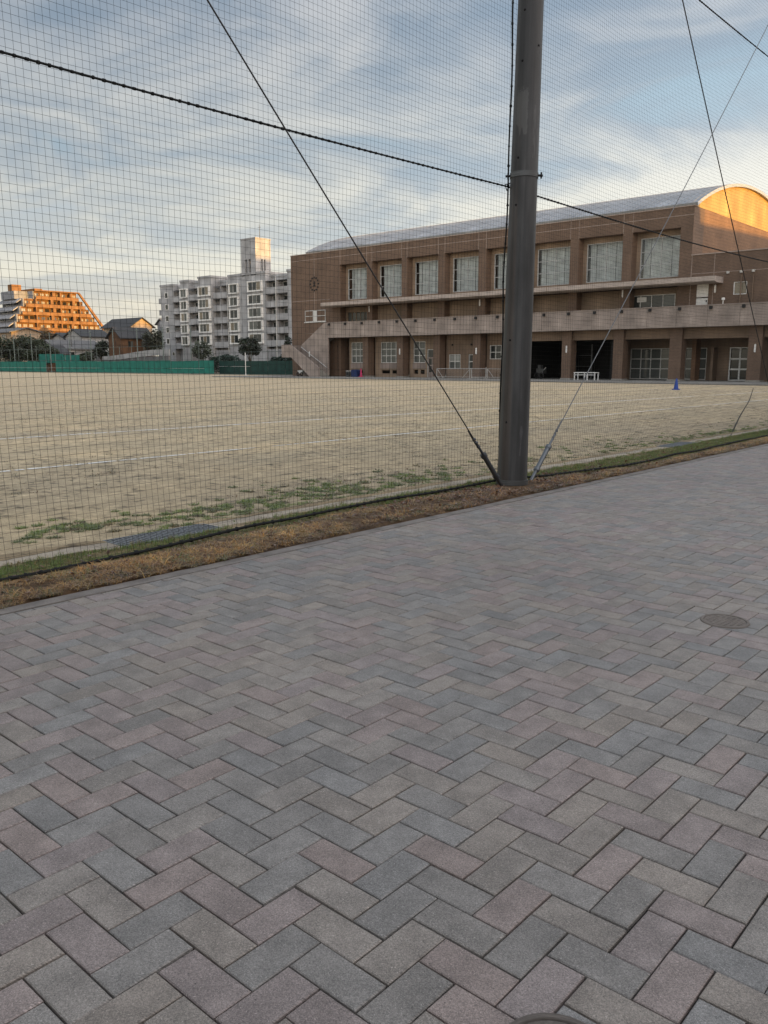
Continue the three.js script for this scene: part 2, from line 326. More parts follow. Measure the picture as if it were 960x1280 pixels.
// ---- herringbone paving: 0.1 m lattice, pavers 197 x 97 mm, joints recessed
const A0 = [-.722, 1.566];
const KNOWN = {};
for (const [k, s] of Object.entries({ R: 'A0,0 A-1,1 A2,-2 A-1,-3 A-3,-1 A-5,-7 A-7,-5 A-6,-10 A5,-5 A6,-6 A8,-8 A9,-9 A11,-11 A13,-13 B2,0 B-3,-3 B0,-6 B-2,-8 B-5,-9 B-8,-10', G: 'A1,-1 A4,0 A-2,-2 A-3,-5 A-6,-6 A-4,-8 A-8,-8 A-7,-9 A7,-7 A10,-10 A12,-12 B1,1 B-1,-1 B-2,-4 B-1,-5 B-5,-5 B-6,-12 B4,-2', T: 'A3,-3 A-4,-4 A0,-4 A-9,-7 A4,-4 B3,-1 B0,-2 B-4,-6 B-3,-7 B-6,-8 B-4,-10 B-7,-11 B-9,-9' })) for (const q of s.split(' ')) KNOWN[q] = k;
function paverGeometry(x0, x1, u0, u1, col, s) {        // bevelled top on a slightly tilted, slightly uneven block
  const j = .0024, ch = .0026, y = -.001 + (hash(s, 1) - .5) * .0026, tx = (hash(s, 2) - .5) * .012, tu = (hash(s, 3) - .5) * .012, cx = (x0 + x1) / 2, cu = (u0 + u1) / 2;
  const sh = (hash(s, 4) - .5) * .0014, sv = (hash(s, 5) - .5) * .0014;
  const X = [x0 + j + sh, x1 - j + sh], U = [u0 + j + sv, u1 - j + sv], ring = [];
  const H = (x, u) => y + (x - cx) * tx + (u - cu) * tu;
  for (const [dy, i] of [[-.03, 0], [-ch, 0], [0, ch]]) for (const [a, b, sx, su] of [[0, 0, 1, 1], [1, 0, -1, 1], [1, 1, -1, -1], [0, 1, 1, -1]]) ring.push([X[a] + sx * i + (hash(s, a, b + 20) - .5) * .0022, H(X[a], U[b]) + dy, U[b] + su * i + (hash(s, a, b + 30) - .5) * .0022]);
  const tri = []; const quad = (a, b, c, d) => tri.push(a, b, c, a, c, d);
  for (let l = 0; l < 2; l++) for (let k = 0; k < 4; k++) quad(l * 4 + k, l * 4 + (k + 1) % 4, l * 4 + 4 + (k + 1) % 4, l * 4 + 4 + k);
  quad(8, 9, 10, 11);
  const n = tri.length, pos = new Float32Array(n * 3), nor = new Float32Array(n * 3), uv = new Float32Array(n * 2), cc = new Float32Array(n * 3), e1 = new THREE.Vector3(), e2 = new THREE.Vector3();
  const ou = hash(s, 6) * .42, ov = hash(s, 7) * .42;
  for (let t = 0; t < n; t += 3) {
    const [a, b, c] = [ring[tri[t]], ring[tri[t + 1]], ring[tri[t + 2]]];
    e1.set(b[0] - a[0], b[1] - a[1], -(b[2] - a[2])); e2.set(c[0] - a[0], c[1] - a[1], -(c[2] - a[2])); e1.cross(e2).normalize();
    [a, b, c].forEach((q, k) => { const i = t + k; pos.set([q[0], q[1], -q[2]], i * 3); nor.set([e1.x, e1.y, e1.z], i * 3); uv.set([q[0] + ou + q[1], q[2] + ov + q[1]], i * 2); cc.set(col, i * 3); });
  }
  const g = new THREE.BufferGeometry(); g.setAttribute('position', new THREE.BufferAttribute(pos, 3)); g.setAttribute('normal', new THREE.BufferAttribute(nor, 3)); g.setAttribute('uv', new THREE.BufferAttribute(uv, 2)); g.setAttribute('color', new THREE.BufferAttribute(cc, 3)); return g;
}
const COVERS = [[-1.40, 4.19, .118], [-.655, 1.225, .118]];
{
  const pavement = struct('pavement', sheet(EDGE + .09, 26, -14, 40, 2, 2, () => [-.013, 1, 1, 1]), M.joint);
  const TONES = { G: [.402, .376, .362], T: [.458, .402, .364], R: [.466, .384, .366] }, list = [];
  const project = (X, U) => { const x = X * Math.cos(YAW) + U * Math.sin(YAW), z = -X * Math.sin(YAW) + U * Math.cos(YAW), zc = z * Math.cos(PITCH) + CAM_H * Math.sin(PITCH), yc = -CAM_H * Math.cos(PITCH) + z * Math.sin(PITCH); return [480 + 1040 * x / zc, 640 - 1040 * yc / zc, zc]; };
  for (let b = -40; b < 130; b++) for (let a = -40; a < 230; a++) {
    const ph = (((a + b) % 4) + 4) % 4;
    if (ph !== 0 && ph !== 2) continue;
    // A pavers start where a + b = 0 (mod 4) and run along U; B pavers start where a + b = 2 (mod 4) and run along X
    let u0 = A0[1] + a * .1, x0 = A0[0] + b * .1, u1 = u0 + (ph === 0 ? .2 : .1), x1 = x0 + (ph === 0 ? .1 : .2);
    if (x1 < EDGE + .115) continue; x0 = Math.max(x0, EDGE + .101);
    const p = project((x0 + x1) / 2, (u0 + u1) / 2);
    if (p[2] < .3 || p[0] < -900 || p[0] > 1500 || p[1] > 1900 || x1 > 9) continue;
    const s = (a + 500) * 1000 + b + 500, key = (ph === 0 ? 'A' : 'B') + a + ',' + b;
    const kind = KNOWN[key] ?? 'GTRGTR'[Math.floor(hash(s, 11) * 6)], T = TONES[kind], k = 1 + (hash(s, 12) - .5) * .14 + .20 * fbm(x0 * .6, u0 * .6, 3.3, 4), w = (hash(s, 13) - .5) * .05;
    const inF = p[0] > -20 && p[0] < 980 && p[1] < 1300;
    list.push({ g: paverGeometry(x0, x1, u0, u1, [T[0] * k * (1 + w), T[1] * k, T[2] * k * (1 - w)], s), rank: inF ? p[2] : 50 + p[2] });
  }
  list.sort((p, q) => p.rank - q.rank);
  list.slice(0, 300).forEach((p) => part('paver', p.g, M.paver, pavement));
  const rest = part('paver', mergeGeometries(list.slice(300).map((p) => p.g)), M.paver, pavement); rest.userData.kind = 'stuff';
  const kerb = new THREE.Group(); kerb.name = 'kerb'; kerb.userData.kind = 'structure'; scene.add(kerb);
  for (let U = -6; U < 33; U += .6) part('kerb_stone', bx(EDGE, EDGE + .10, -.1, .001 + rr(0, .003), U, U + .597), M.kerb, kerb);
}
COVERS.forEach(([X, U, r], i) => {
  const t = thing('valve_cover', i ? 'round iron cover at the very bottom edge of the picture' : 'round rusty iron valve cover set in the pavers on the right', 'valve cover', [X, 0, U]);
  const ring = new THREE.LatheGeometry([[r - .016, -.02], [r - .016, .004], [r - .013, .006], [r - .003, .006], [r, .002], [r, -.02]].map((q) => new THREE.Vector2(...q)), 40); ring.translate(X, 0, -U);
  part('rim', ring, M.iron, t);
  const lid = new THREE.CylinderGeometry(r - .019, r - .019, .02, 36); lid.translate(X, -.0075, -U); part('lid', lid, M.iron, t);
  const k = []; for (let a = -3; a <= 3; a++) for (let b = -3; b <= 3; b++) if (Math.hypot(a, b) * .026 < r - .035) k.push(bx(X + a * .026 - .008, X + a * .026 + .008, .0025, .0052, U + b * .026 - .008, U + b * .026 + .008));
  part('stud', k, M.iron, t).userData.kind = 'stuff';
});

// ------------------------------------------------------------------ grass
function tuft(n, h, spread, lean, wid) {                 // bent blades with two segments each
  const pos = [], nor = [], idx = [];
  for (let i = 0; i < n; i++) {
    const a = rr(0, 6.283), l = h * rr(.55, 1.15), x = rr(-spread, spread), z = rr(-spread, spread), t = lean * rr(.3, 1.2), w = wid * rr(.7, 1.2), ca = Math.cos(a), sa = Math.sin(a), b = pos.length / 3;
    const at = (s) => [x + ca * l * t * s * s, l * s * (1 - .35 * t * s), z + sa * l * t * s * s];
    for (const [s, k] of [[0, 1], [.5, .85], [1, .12]]) { const q = at(s); pos.push(q[0] - sa * w * k, q[1], q[2] + ca * w * k, q[0] + sa * w * k, q[1], q[2] - ca * w * k); for (let r = 0; r < 2; r++) nor.push(-ca * .5, .8, -sa * .5); }
    idx.push(b, b + 1, b + 2, b + 1, b + 3, b + 2, b + 2, b + 3, b + 4, b + 3, b + 5, b + 4);
  }
  const g = new THREE.BufferGeometry(); g.setAttribute('position', new THREE.Float32BufferAttribute(pos, 3)); g.setAttribute('uv', new THREE.Float32BufferAttribute(new Array(pos.length / 3 * 2).fill(0), 2)); g.setIndex(idx); const flat = g.toNonIndexed(); flat.computeVertexNormals(); return flat;
}
function scatter(name, label, category, geo, m, items) {
  const im = finish(new THREE.InstancedMesh(geo, m, items.length)), o = new THREE.Object3D();
  items.forEach((q, i) => { o.position.set(q.X, q.Y, -q.U); o.rotation.set(q.tx ?? 0, q.r ?? rr(0, 6.283), q.tz ?? 0); o.scale.set(q.s, q.s * (q.h ?? 1), q.s); o.updateMatrix(); im.setMatrixAt(i, o.matrix); im.setColorAt(i, q.c); });
  im.name = numbered(name); im.userData = { label, category, kind: 'stuff' }; scene.add(im); return im;
}
M.blade = new THREE.MeshPhysicalMaterial({ color: C(1, 1, 1), roughness: 1, transmission: .4, thickness: 0, side: THREE.DoubleSide });
{
  const dry = [], green = [], leaves = [], clods = [], weeds = [];
  const gDry = tuft(10, .05, .028, 1.5, .0022), gGreen = tuft(11, .045, .024, .9, .0017), gWeed = tuft(16, .045, .04, 1.4, .0026);
  const straw = [[.56, .31, .08], [.46, .24, .06], [.27, .125, .04], [.60, .38, .13], [.13, .062, .026], [.36, .25, .07]];
  for (let i = 0; i < 30000; i++) {
    const U = 1 + 27 * Math.pow(rnd(), 1.35), X = rr(baseX(U) - .03, EDGE - .01), n = fbm(X * 4, U * 1.3, 3.1, 3), e = sstep(EDGE - .01, EDGE - .12, X);
    if (rnd() > (.50 + n * 1.7) * (.35 + .65 * e)) continue;
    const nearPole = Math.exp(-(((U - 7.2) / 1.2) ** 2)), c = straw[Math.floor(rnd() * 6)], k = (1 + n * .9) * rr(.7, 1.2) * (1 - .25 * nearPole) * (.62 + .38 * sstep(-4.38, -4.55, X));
    if (rnd() < nearPole * .15 || Math.hypot(X - PX, U - 7.5) < .25) continue;
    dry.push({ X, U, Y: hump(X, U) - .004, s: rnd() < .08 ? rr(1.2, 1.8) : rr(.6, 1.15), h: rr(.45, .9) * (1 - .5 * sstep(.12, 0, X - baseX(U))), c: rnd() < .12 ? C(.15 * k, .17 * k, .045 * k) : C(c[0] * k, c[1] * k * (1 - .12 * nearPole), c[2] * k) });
  }
  for (let i = 0; i < 34000; i++) {
    const U = 1 + 28 * Math.pow(rnd(), 1.3), X = mix(baseX(U) + .03, -5.26, rnd()) - (rnd() < .10 ? .16 * rnd() : 0), n = fbm(X * 3, U * 1.1, 9.1, 3);
    if (rnd() > .52 + n * 1.5 + .3 * sstep(9, 12, U)) continue; if (GRATES.some(([a, b]) => X < -5.25 && U > a && U < b)) continue;
    const k = rr(.6, 1.25); green.push({ X, U, Y: hump(X, U) - .006, s: rr(.6, 1.2), h: rr(.5, 1), c: rnd() < .25 ? C(.27 * k, .20 * k, .07 * k) : C(.15 * k, .215 * k, .04 * k) });
  }
  for (let i = 0; i < 13000; i++) {                       // weeds on the field edge: separate clumps, thicker in patches
    const U = 1.5 + 24 * Math.pow(rnd(), 1.2), X = -5.5 - 1.75 * Math.pow(rnd(), 1.1), n = fbm(X * 1.3 + 4, U * .55, 1.9, 4), d = sstep(-7.3, -5.8, X);
    const patch = Math.exp(-(((U - 6.6) / 1.1) ** 2) - (((X + 6.1) / .45) ** 2)) * .7 + Math.exp(-(((U - 4.6) / .9) ** 2) - (((X + 5.9) / .35) ** 2)) * .5 + Math.exp(-(((U - 3.2) / .4) ** 2) - (((X + 6.15) / .22) ** 2)) * .55 + Math.exp(-(((U - 15) / 2.4) ** 2) - (((X + 5.75) / .3) ** 2)) * .4;
    if (rnd() > patch * (.8 + n * 2.4) + .03 * d) continue;
    const R = rr(.006, .034), m = Math.ceil(R * rr(200, 340)), k0 = rr(.6, 1.25), warm = rnd() < .15;
    for (let q = 0; q < m; q++) { const a = rr(0, 6.283), e = R * Math.sqrt(rnd()), k = k0 * rr(.75, 1.2); weeds.push({ X: X + Math.cos(a) * e, U: U + Math.sin(a) * e * 1.3, Y: -.014, s: rr(.5, 1.0), h: rr(.4, .95), c: warm ? C(.22 * k, .18 * k, .06 * k) : C(.19 * k, .25 * k, .045 * k) }); }
  }
  for (let i = 0; i < 1300; i++) { const U = i < 800 ? 7.3 + (rnd() + rnd() + rnd() - 1.5) * 2.3 : rr(1.5, 14), X = rr(-5.05, EDGE - .02), k = rr(.5, 1.3); if (Math.hypot(X - PX, U - 7.5) < .34 || rnd() < .35) continue; leaves.push({ X, U, Y: X > EDGE ? .004 : hump(X, U) + rr(.004, .022), s: rr(.6, 1.3), tx: rr(-.6, .6), tz: rr(-.6, .6), c: C(.15 * k, .07 * k, .035 * k) }); }
  for (let i = 0; i < 26000; i++) {
    const X = -5.6 - 26 * Math.pow(rnd(), 1.7), U = rr(-4, 44), n = fbm(X * .35, U * .2, 7.7, 3); if (rnd() > .45 + n * 1.8) continue;
    const k = rr(.6, 1.2); clods.push({ X, U, Y: -.013, s: rr(.4, 1.5), h: rr(.3, .8), c: rnd() < .45 ? C(.15 * k, .14 * k, .06 * k) : C(.25 * k, .18 * k, .10 * k) });
  }
  scatter('dead_grass', 'dry straw-coloured grass along the edge of the paved path', 'grass', gDry, M.blade, dry);
  scatter('grass', 'short green grass behind the bottom rope of the net', 'grass', gGreen, M.blade, green);
  scatter('weeds', 'low green weeds in patches at the near edge of the sand field', 'weeds', gWeed, M.blade, weeds);
  const lf = new THREE.BufferGeometry(); lf.setAttribute('position', new THREE.Float32BufferAttribute([-.024, 0, 0, -.006, .006, -.011, .012, .007, -.009, .026, 0, 0, .012, .007, .009, -.006, .006, .011], 3)); lf.setIndex([0, 5, 1, 1, 5, 2, 2, 5, 4, 2, 4, 3]); lf.computeVertexNormals(); lf.setAttribute('uv', new THREE.Float32BufferAttribute(new Array(12).fill(0), 2));
  scatter('fallen_leaves', 'brown fallen leaves around the foot of the net pole', 'leaves', lf, M.blade, leaves);
  scatter('dry_weeds', 'small scattered dry tufts and clods on the sand field', 'weeds', tuft(9, .03, .05, 1.8, .004), M.blade, clods);
}

// ------------------------------------------------------------------ ball net, ropes, poles, guy wires
{
  const t = thing('ball_net', 'black knotted ball-stop net hanging from ropes behind the grey poles', 'net', [NETX, 0, 7.5]);
  const pos = [], idx = [], nor = [], R = .00098, cell = .0475;
  const strand = (pts) => {                              // three-sided cord
    const b = pos.length / 3;
    pts.forEach((p, i) => {
      const q = pts[Math.min(i + 1, pts.length - 1)], o = pts[Math.max(i - 1, 0)], dy = Math.abs(q[1] - o[1]) > Math.abs(q[2] - o[2]);
      for (let k = 0; k < 3; k++) { const a = k * 2.0944 + .5, c = Math.cos(a), s = Math.sin(a); pos.push(p[0] + c * R, p[1] + (dy ? 0 : s * R), -(p[2] + (dy ? s * R : 0))); nor.push(c, dy ? 0 : s, dy ? -s : 0); }
      if (i) for (let k = 0; k < 3; k++) { const A = b + (i - 1) * 3 + k, B = b + (i - 1) * 3 + (k + 1) % 3; idx.push(A, B, A + 3, B, B + 3, A + 3); }
    });
  };
  const U0 = -1.7, U1 = 22, TOP = 9.4, warpU = (U, Y) => U + .016 * fbm(U * .55, Y * .45, 2.4, 2) + .004 * fbm(U * 4, Y * 1.2, 8.4, 2), warpY = (U, Y) => Y - .03 * Math.abs(Math.sin((U + 1.9) / 9.4 * Math.PI)) + .055 * fbm(U * .4, Y * .5, 6.4, 2) + .005 * fbm(U * 2.6, Y * 3, 4.4, 2);
  for (let U = U0; U < U1; U += cell) { const pts = []; for (let k = 0; k <= 30; k++) { const f = k / 30, Y = mix(netBase(U), TOP, f ** 1.5), w = warpU(U, Y); pts.push([netX(w, Y), Y, w]); } strand(pts); }
  for (let Y = .06; Y < TOP; Y += cell) { const pts = []; for (let U = U0; U <= U1; U += .2) { const y = Math.max(netBase(U), warpY(U, Y)); pts.push([netX(U, y), y, U]); } strand(pts); }
  const g = new THREE.BufferGeometry(); g.setAttribute('position', new THREE.Float32BufferAttribute(pos, 3)); g.setAttribute('normal', new THREE.Float32BufferAttribute(nor, 3)); g.setAttribute('uv', new THREE.Float32BufferAttribute(new Float32Array(pos.length / 3 * 2), 2)); g.setIndex(idx);
  part('mesh', g, M.net, t);
  const lash = (fn, s0, s1, step, r) => { const out = []; for (let s = s0; s < s1; s += step) { const p = fn(s), q = fn(s + .012 + rr(0, .012)); out.push(tube([p, q], r * rr(.95, 1.25), 6)); } return out; };
  const rope = (name, fn, s0, s1, r, step) => { const pts = []; for (let s = s0; s <= s1 + 1e-6; s += .1) pts.push(fn(s)); const m = part(name, tube(pts, r, 7), M.rope, t); part('lashing', lash(fn, s0, s1 - .03, step, r * 1.3), M.rope, m).userData.kind = 'stuff'; };
  rope('bottom_rope', (U) => [netX(U, 0), netBase(U) + .004, U], U0, U1, .0112, .095);
  for (const Y of [3.07, 6.21, 9.4]) rope('support_rope', (U) => { const k = POLES.map((p) => (U - p) / 9.4).find((q) => q >= 0 && q <= 1) ?? 0; return [NETX, Y - .05 * Math.sin(Math.PI * k) * (k ? 1 : 0), U]; }, U0, U1, .0075, .07);
  rope('seam_rope', (Y) => [NETX + .005, Y, 7.455 + .018 * Y + .03 * fbm(Y * .7, 1, 2, 2) + .01 * Math.sin(Y * 5)], .03, 9.4, .0085, .19);
}
const tPole = texture(512, 2048, (u, v, x, y) => {      // u round the pole, v up 12 m; mottled centrifugal concrete, streaks, a torn sticker's trace
  const Y = v * 12, a = tfbm(u, v * 3, 8, 4, 81), st = tnoise(u, v * .02, 48, 83), st2 = tfbm(u, v * .25, 22, 3, 85), f = hash(x, y, 86);
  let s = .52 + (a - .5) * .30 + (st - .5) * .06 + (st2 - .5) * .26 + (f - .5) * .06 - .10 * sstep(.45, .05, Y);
  let r = s * 1.0, g = s * 1.0, b = s * .99; const br = sstep(.55, .8, tfbm(u + .3, v * .12, 9, 3, 90)); r *= 1 + .10 * br; b *= 1 - .06 * br; s = 1; 
  const du = u - .19, ed = .012 * (tnoise(u * 2, v * 40, 60, 91) - .5) * 2;
  if (Math.abs(du) < .072 + ed && Y > 3.80 + (tnoise(u, .5, 40, 92)) * .14 && Y < 4.24 + ed * 3) { r += .16; g += .16; b += .15; }
  const dr = u - .325 - .006 * Math.sin(Y * 9); if (Math.abs(dr) < .006 + .012 * sstep(.80, .88, Y) * sstep(.97, .88, Y) && Y > .64 && Y < .95) { r += .15; g += .15; b += .15; }
  if (Math.abs(u - .355) < .018 && Y > 3.6 && Y < 4.1 && tnoise(u, v, 150, 93) > .5) { r += .12; g += .12; b += .12; }
  return [r, g, b];
});
M.pole = mat(C(.21, .208, .212), .55, { map: tPole, bumpMap: scaled(tPaverBump, 1), bumpScale: .001 });
{
  const rAt = (Y) => .157 - Y / 150, LAB = ['tall dark grey concrete net pole rising from the dead grass, centre right', 'further grey net pole just past the right edge', 'nearer grey net pole just past the left edge'];
  POLES.forEach((U, i) => {
    const t = thing('net_pole', LAB[i], 'pole', [PX, 0, U]); if (!i) t.rotation.x = -.0225;  // the near pole leans a little along the net
    const sh = new THREE.CylinderGeometry(rAt(11.7), rAt(-.3), 12, 40, 12); sh.rotateY(Math.atan2(-PX, 7.5) - Math.PI / 2); sh.translate(PX, 5.7, -U); part('shaft', sh, M.pole, t);
    const ring = (Y, h, e) => { const g = new THREE.CylinderGeometry(rAt(Y) + e, rAt(Y) + e, h, 36, 1, true); const g2 = new THREE.RingGeometry(rAt(Y) - .004, rAt(Y) + e, 36); g2.rotateX(-Math.PI / 2); g2.translate(0, h / 2, 0); const g3 = g2.clone(); g3.translate(0, -h, 0); return [g, g2, g3].map((q) => { q = q.toNonIndexed(); q.translate(PX, Y, -U); return q; }); };
    part('base_collar', ring(.055, .05, .012), M.galv, t);
    for (const Y of [3.16, 6.3, 9.45]) {
      const b = part('clamp_band', ring(Y, .05, .007), M.galv, t), r = rAt(Y);
      const face = new THREE.Vector3(-PX, 0, 7.5).normalize();       // towards the path side
      for (const s of [-1, 1]) { const d = face.clone().applyAxisAngle(new THREE.Vector3(0, 1, 0), s * 1.45); part('bolt', [tube([[PX + d.x * (r - .01), Y, U - d.z * (r - .01)], [PX + d.x * (r + .05), Y - .005, U - d.z * (r + .05)]], .012, 8), tube([[PX + d.x * (r + .03), Y - .03, U - d.z * (r + .03) + .01], [PX + d.x * (r + .03), Y + .03, U - d.z * (r + .03) + .01]], .009, 6)], M.black, b); }
      part('rope_hook', tube([[PX - .1, Y - .06, U - .06], [NETX - .0, Y - .08, U - .10], [NETX, Y - .13, U - .06]], .006, 6), M.black, b);
    }
    const toCam = Math.atan2(PX, U);
    for (const [Y, s] of [[.69, -.55], [1.53, -.52], [2.86, -.50], [3.31, -.48], [4.21, -.46], [4.67, -.44], [4.79, -.44], [4.35, .72], [5.6, -.5], [6.1, .6], [6.9, -.5]]) {
      const r = rAt(Y), a = Math.asin(s), vx = -Math.sin(toCam), vu = -Math.cos(toCam), dx = vx * Math.cos(a) + (-vu) * Math.sin(a), du = vu * Math.cos(a) + vx * Math.sin(a);
      part('peg_hole', tube([[PX + dx * (r - .02), Y, U + du * (r - .02)], [PX + dx * (r + .0015), Y, U + du * (r + .0015)]], .0115, 12), M.dark, t);
    }
  });
}
function guy(label, from, to, wireM, r, buckleAt, group) {
  const t = thing('guy_wire', label, 'guy wire', from), d = new THREE.Vector3(to[0] - from[0], to[1] - from[1], to[2] - from[2]), L = d.length(); d.normalize();
  const at = (s, o = 0, p = 0) => [from[0] + d.x * s + p, from[1] + d.y * s + o * d.z, from[2] + d.z * s - o * d.y];
  const s0 = buckleAt ? .62 : .06, pts = []; for (let k = 0; k <= 24; k++) { const f = k / 24, q = at(mix(s0, L, f)); q[1] -= .06 * Math.sin(Math.PI * f); pts.push(q); }
  part('wire', tube(pts, r, 7), wireM, t);
  if (!buckleAt) return t;
  const b = part('turnbuckle', tube([at(.15), at(.17), at(.45), at(.47)], .026, 10), M.turn, t);
  part('collar', tube([at(.13), at(.165)], .034, 10), M.turn, b); part('collar', tube([at(.455), at(.49)], .034, 10), M.turn, b);
  part('eye_bolt', tube([at(-.02), at(.15)], .019, 8), M.turn, b); part('eye_bolt', tube([at(.47), at(.66)], .013, 8), M.turn, b);
  part('wire_grip', [.60, .66, .71].map((s) => tube([at(s, -.012), at(s + .022, .012)], .014, 7)), M.turn, t);
  part('tail', tube([at(.60, .014), at(.72, .018), at(.86, .012)], .005, 6), wireM, t);
  return t;
}
M.turn = mat(C(.085, .09, .10), .5, { metalness: .5 }); M.turnPale = mat(C(.17, .185, .20), .5, { metalness: .5 });
M.wirePale = mat(C(.16, .165, .17), .5, { metalness: .5 });
guy('dark guy wire with turnbuckle running up to the left from the pole foot', [-4.80, .04, 7.27], [-4.85, 9.35, -1.85], M.wire, .0062, true);
{ const keep = M.turn; M.turn = M.turnPale; guy('pale guy wire with turnbuckle running up to the right from the pole foot', [-4.80, .04, 7.86], [-4.85, 8.9, 16.85], M.wirePale, .0058, true); M.turn = keep; }
guy('thin dark guy wire sloping down at the right edge from the pole top', [-4.85, .02, 16.74], [-4.85, 9.83, 7.6], M.wire, .0075, true);
single('field_rope', 'thin dark rope lying across the sand field at the right', 'rope', tube([[-5.2, -.004, 15.1], [-7.2, -.003, 21.5], [-10.4, -.004, 32], [-15.7, -.003, 48.8]].flatMap((p, i, A) => i ? [0, 1, 2, 3].map((k) => A[i - 1].map((q, j) => mix(q, p[j], k / 4))) : []).concat([[-15.7, -.003, 48.8]]), .012, 6), M.rope);

// ------------------------------------------------------------------ added blocker, unseen off to the right, its outline shaped to cast the low-sun shade
struct('sun_blocker', [prismX([[-260, -1], [-240, 6], [-180, 13.0], [-60, 14.3], [66.2, 14.3], [66.6, 12.9], [81, 13.5], [107, 13.4], [112, 27], [128, 27], [132, 18.6], [175, 18.2], [300, 14], [380, -1]], 24, 36)], mat(C(.06, .07, .045), .95));

// ------------------------------------------------------------------ school gymnasium
const PIL = [-58.7, -54.08, -49.53, -44.9, -40.4, -35.68, -31.0];          // pilaster centres
const BAYS = [[-62.83, -59.06], [-58.33, -54.43], [-53.74, -49.92], [-49.14, -45.32], [-44.49, -40.8], [-40.0, -36.06], [-35.29, -31.39], [-30.6, -26.74]];
const COLS = [[-59.0, -58.25], [-54.4, -53.65], [-49.85, -49.1], [-45.25, -44.45], [-40.8, -40.0], [-36.1, -35.25], [-31.45, -30.6], [-26.8, -25.85], [-20.95, -20.0], [-15.3, -14.4], [-9.7, -8.8]];
const WALLU = 64.85; M.frameGrey = mat(C(.44, .45, .45), .5);
const gym = thing('school_gymnasium', 'brown tiled school gym hall with barrel roof, tall windows and long balcony', 'gymnasium', [-48, 0, 64]);
{
  const H = 12.95, G = gym;
  // shell
  const wall = part('wall', [
    bx(-70.4, -62.83, 0, H, 64, 66), bx(-62.83, -25.78, 11.5, H, 64, 66), bx(-26.74, -25.78, 5.0, 11.5, 64, 66),
    ...BAYS.slice(0, 7).map((b, i) => bx(b[1], BAYS[i + 1][0], 4.3, 11.5, 64, 65.4)),
    bx(-70.4, -70.0, 0, H, 66, 88), bx(-70.4, -25.78, 0, H, 87.7, 88), bx(-70, -26.1, 12.2, 12.5, 66, 87.7),
  ], M.tile, G);
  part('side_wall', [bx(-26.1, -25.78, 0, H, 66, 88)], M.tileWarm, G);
  part('coping', [bx(-70.45, -25.74, H, H + .07, 63.95, 64.5)], M.sealant, wall);
  // sealant joints, 3 mm proud
  const js = [];
  for (const b of BAYS) for (const x of b) if (x > -62 && x < -27) js.push(bx(x - .018, x + .018, 11.5, H, 63.995, 64.0));
  js.push(bx(-66.72, -66.68, 8.1, 9.0, 63.995, 64), bx(-66.72, -66.68, 10.6, H, 63.995, 64), bx(-66.72, -66.68, 7.1, 8.1, 63.995, 64), bx(-62.83, -62.79, 11.5, H, 63.995, 64));
  js.push(bx(-70.3, -25.8, 12.33, 12.37, 63.996, 64.0), bx(-70.3, -64.4, 8.08, 8.12, 63.996, 64), bx(-68.3, -65.0, 4.6, 4.63, 63.996, 64));
  part('sealant_joint', js, M.sealant, wall).userData.kind = 'stuff';
  // upper windows in their deep recesses
  BAYS.forEach(([a, b], i) => {
    part('infill', [bx(a, b, 11.08, 11.5, WALLU, WALLU + .2), bx(a, a + .34, 7.6, 11.08, WALLU, WALLU + .2), bx(b - .10, b, 7.6, 11.08, WALLU, WALLU + .2), bx(a + .34, b - .1, 7.6, 8.0, WALLU, WALLU + .2)], M.tan, G);
    const w = windowAt(G, 'U', WALLU + .03, a + .34, b - .10, 8.0, 11.08, { cols: 2, rows: 3, bar: .05, edge: .055, frame: M.frameGrey, glass: M.pane, depth: .1 });
    const mid = (a + b + .24) / 2; part('mullion', [bx(a + .34 + (mid - a - .34) / 2 - .012, a + .34 + (mid - a - .34) / 2 + .012, 8.07, 11.0, WALLU + .05, WALLU + .09), bx(mid + (b - .1 - mid) / 2 - .012, mid + (b - .1 - mid) / 2 + .012, 8.07, 11.0, WALLU + .05, WALLU + .09)], M.galv, w);
    part('curtain', bx(a + .43, b - .02, 7.9, 11.2, WALLU + .52, WALLU + .55), M.curtain, G);
  });
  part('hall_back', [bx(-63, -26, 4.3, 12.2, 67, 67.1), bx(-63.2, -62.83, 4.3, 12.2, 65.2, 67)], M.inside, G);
  part('sill_ledge', bx(-62.83, -26.74, 7.65, 7.72, 63.9, WALLU), M.tan, G);
  // canopy
  part('canopy', prismX([[62.35, 7.28], [62.35, 7.62], [64, 7.65], [64, 7.2], [62.6, 7.2]].map(([u, y]) => [u, y]), -64.1, -23.3), M.canopy, G);
  for (const x of [-57.6, -50.8, -44.0, -37.2, -30.4]) part('canopy_joint', bx(x - .015, x + .015, 7.28, 7.62, 62.343, 62.35), M.tanDark, G);
  // middle wall behind the balcony
  part('balcony_wall', [bx(-62.83, -26.74, 4.3, 5.72, WALLU, 65.05), bx(-62.83, -26.74, 6.72, 7.2, WALLU, 65.05), bx(-62.83, -62.6, 5.72, 6.72, WALLU, 65.05), bx(-59.5, -31.05, 5.72, 6.72, WALLU, 65.05), bx(-27.2, -26.74, 5.72, 6.72, WALLU, 65.05)], M.tan, G);
  windowAt(G, 'U', WALLU, -62.6, -59.5, 5.72, 6.72, { cols: 5, frame: M.tan, glass: [M.glassDark, M.glassDark, M.glassMid], bar: .07 });
  windowAt(G, 'U', WALLU, -31.05, -27.2, 5.72, 6.72, { cols: 4, frame: M.alu, glass: [M.glassDark, M.glassMid, M.glassDark], bar: .06 });
  part('notice_sheet', bx(-30.35, -29.55, 6.2, 6.58, WALLU - .012, WALLU - .004), M.white, G);
  // balcony deck, clad with panels
  part('balcony_deck', [bx(-63.3, -6, 4.05, 4.3, 62.66, 64.86), bx(-63.3, -6, 4.3, 5.55, 62.66, 62.78)], M.pink, G);
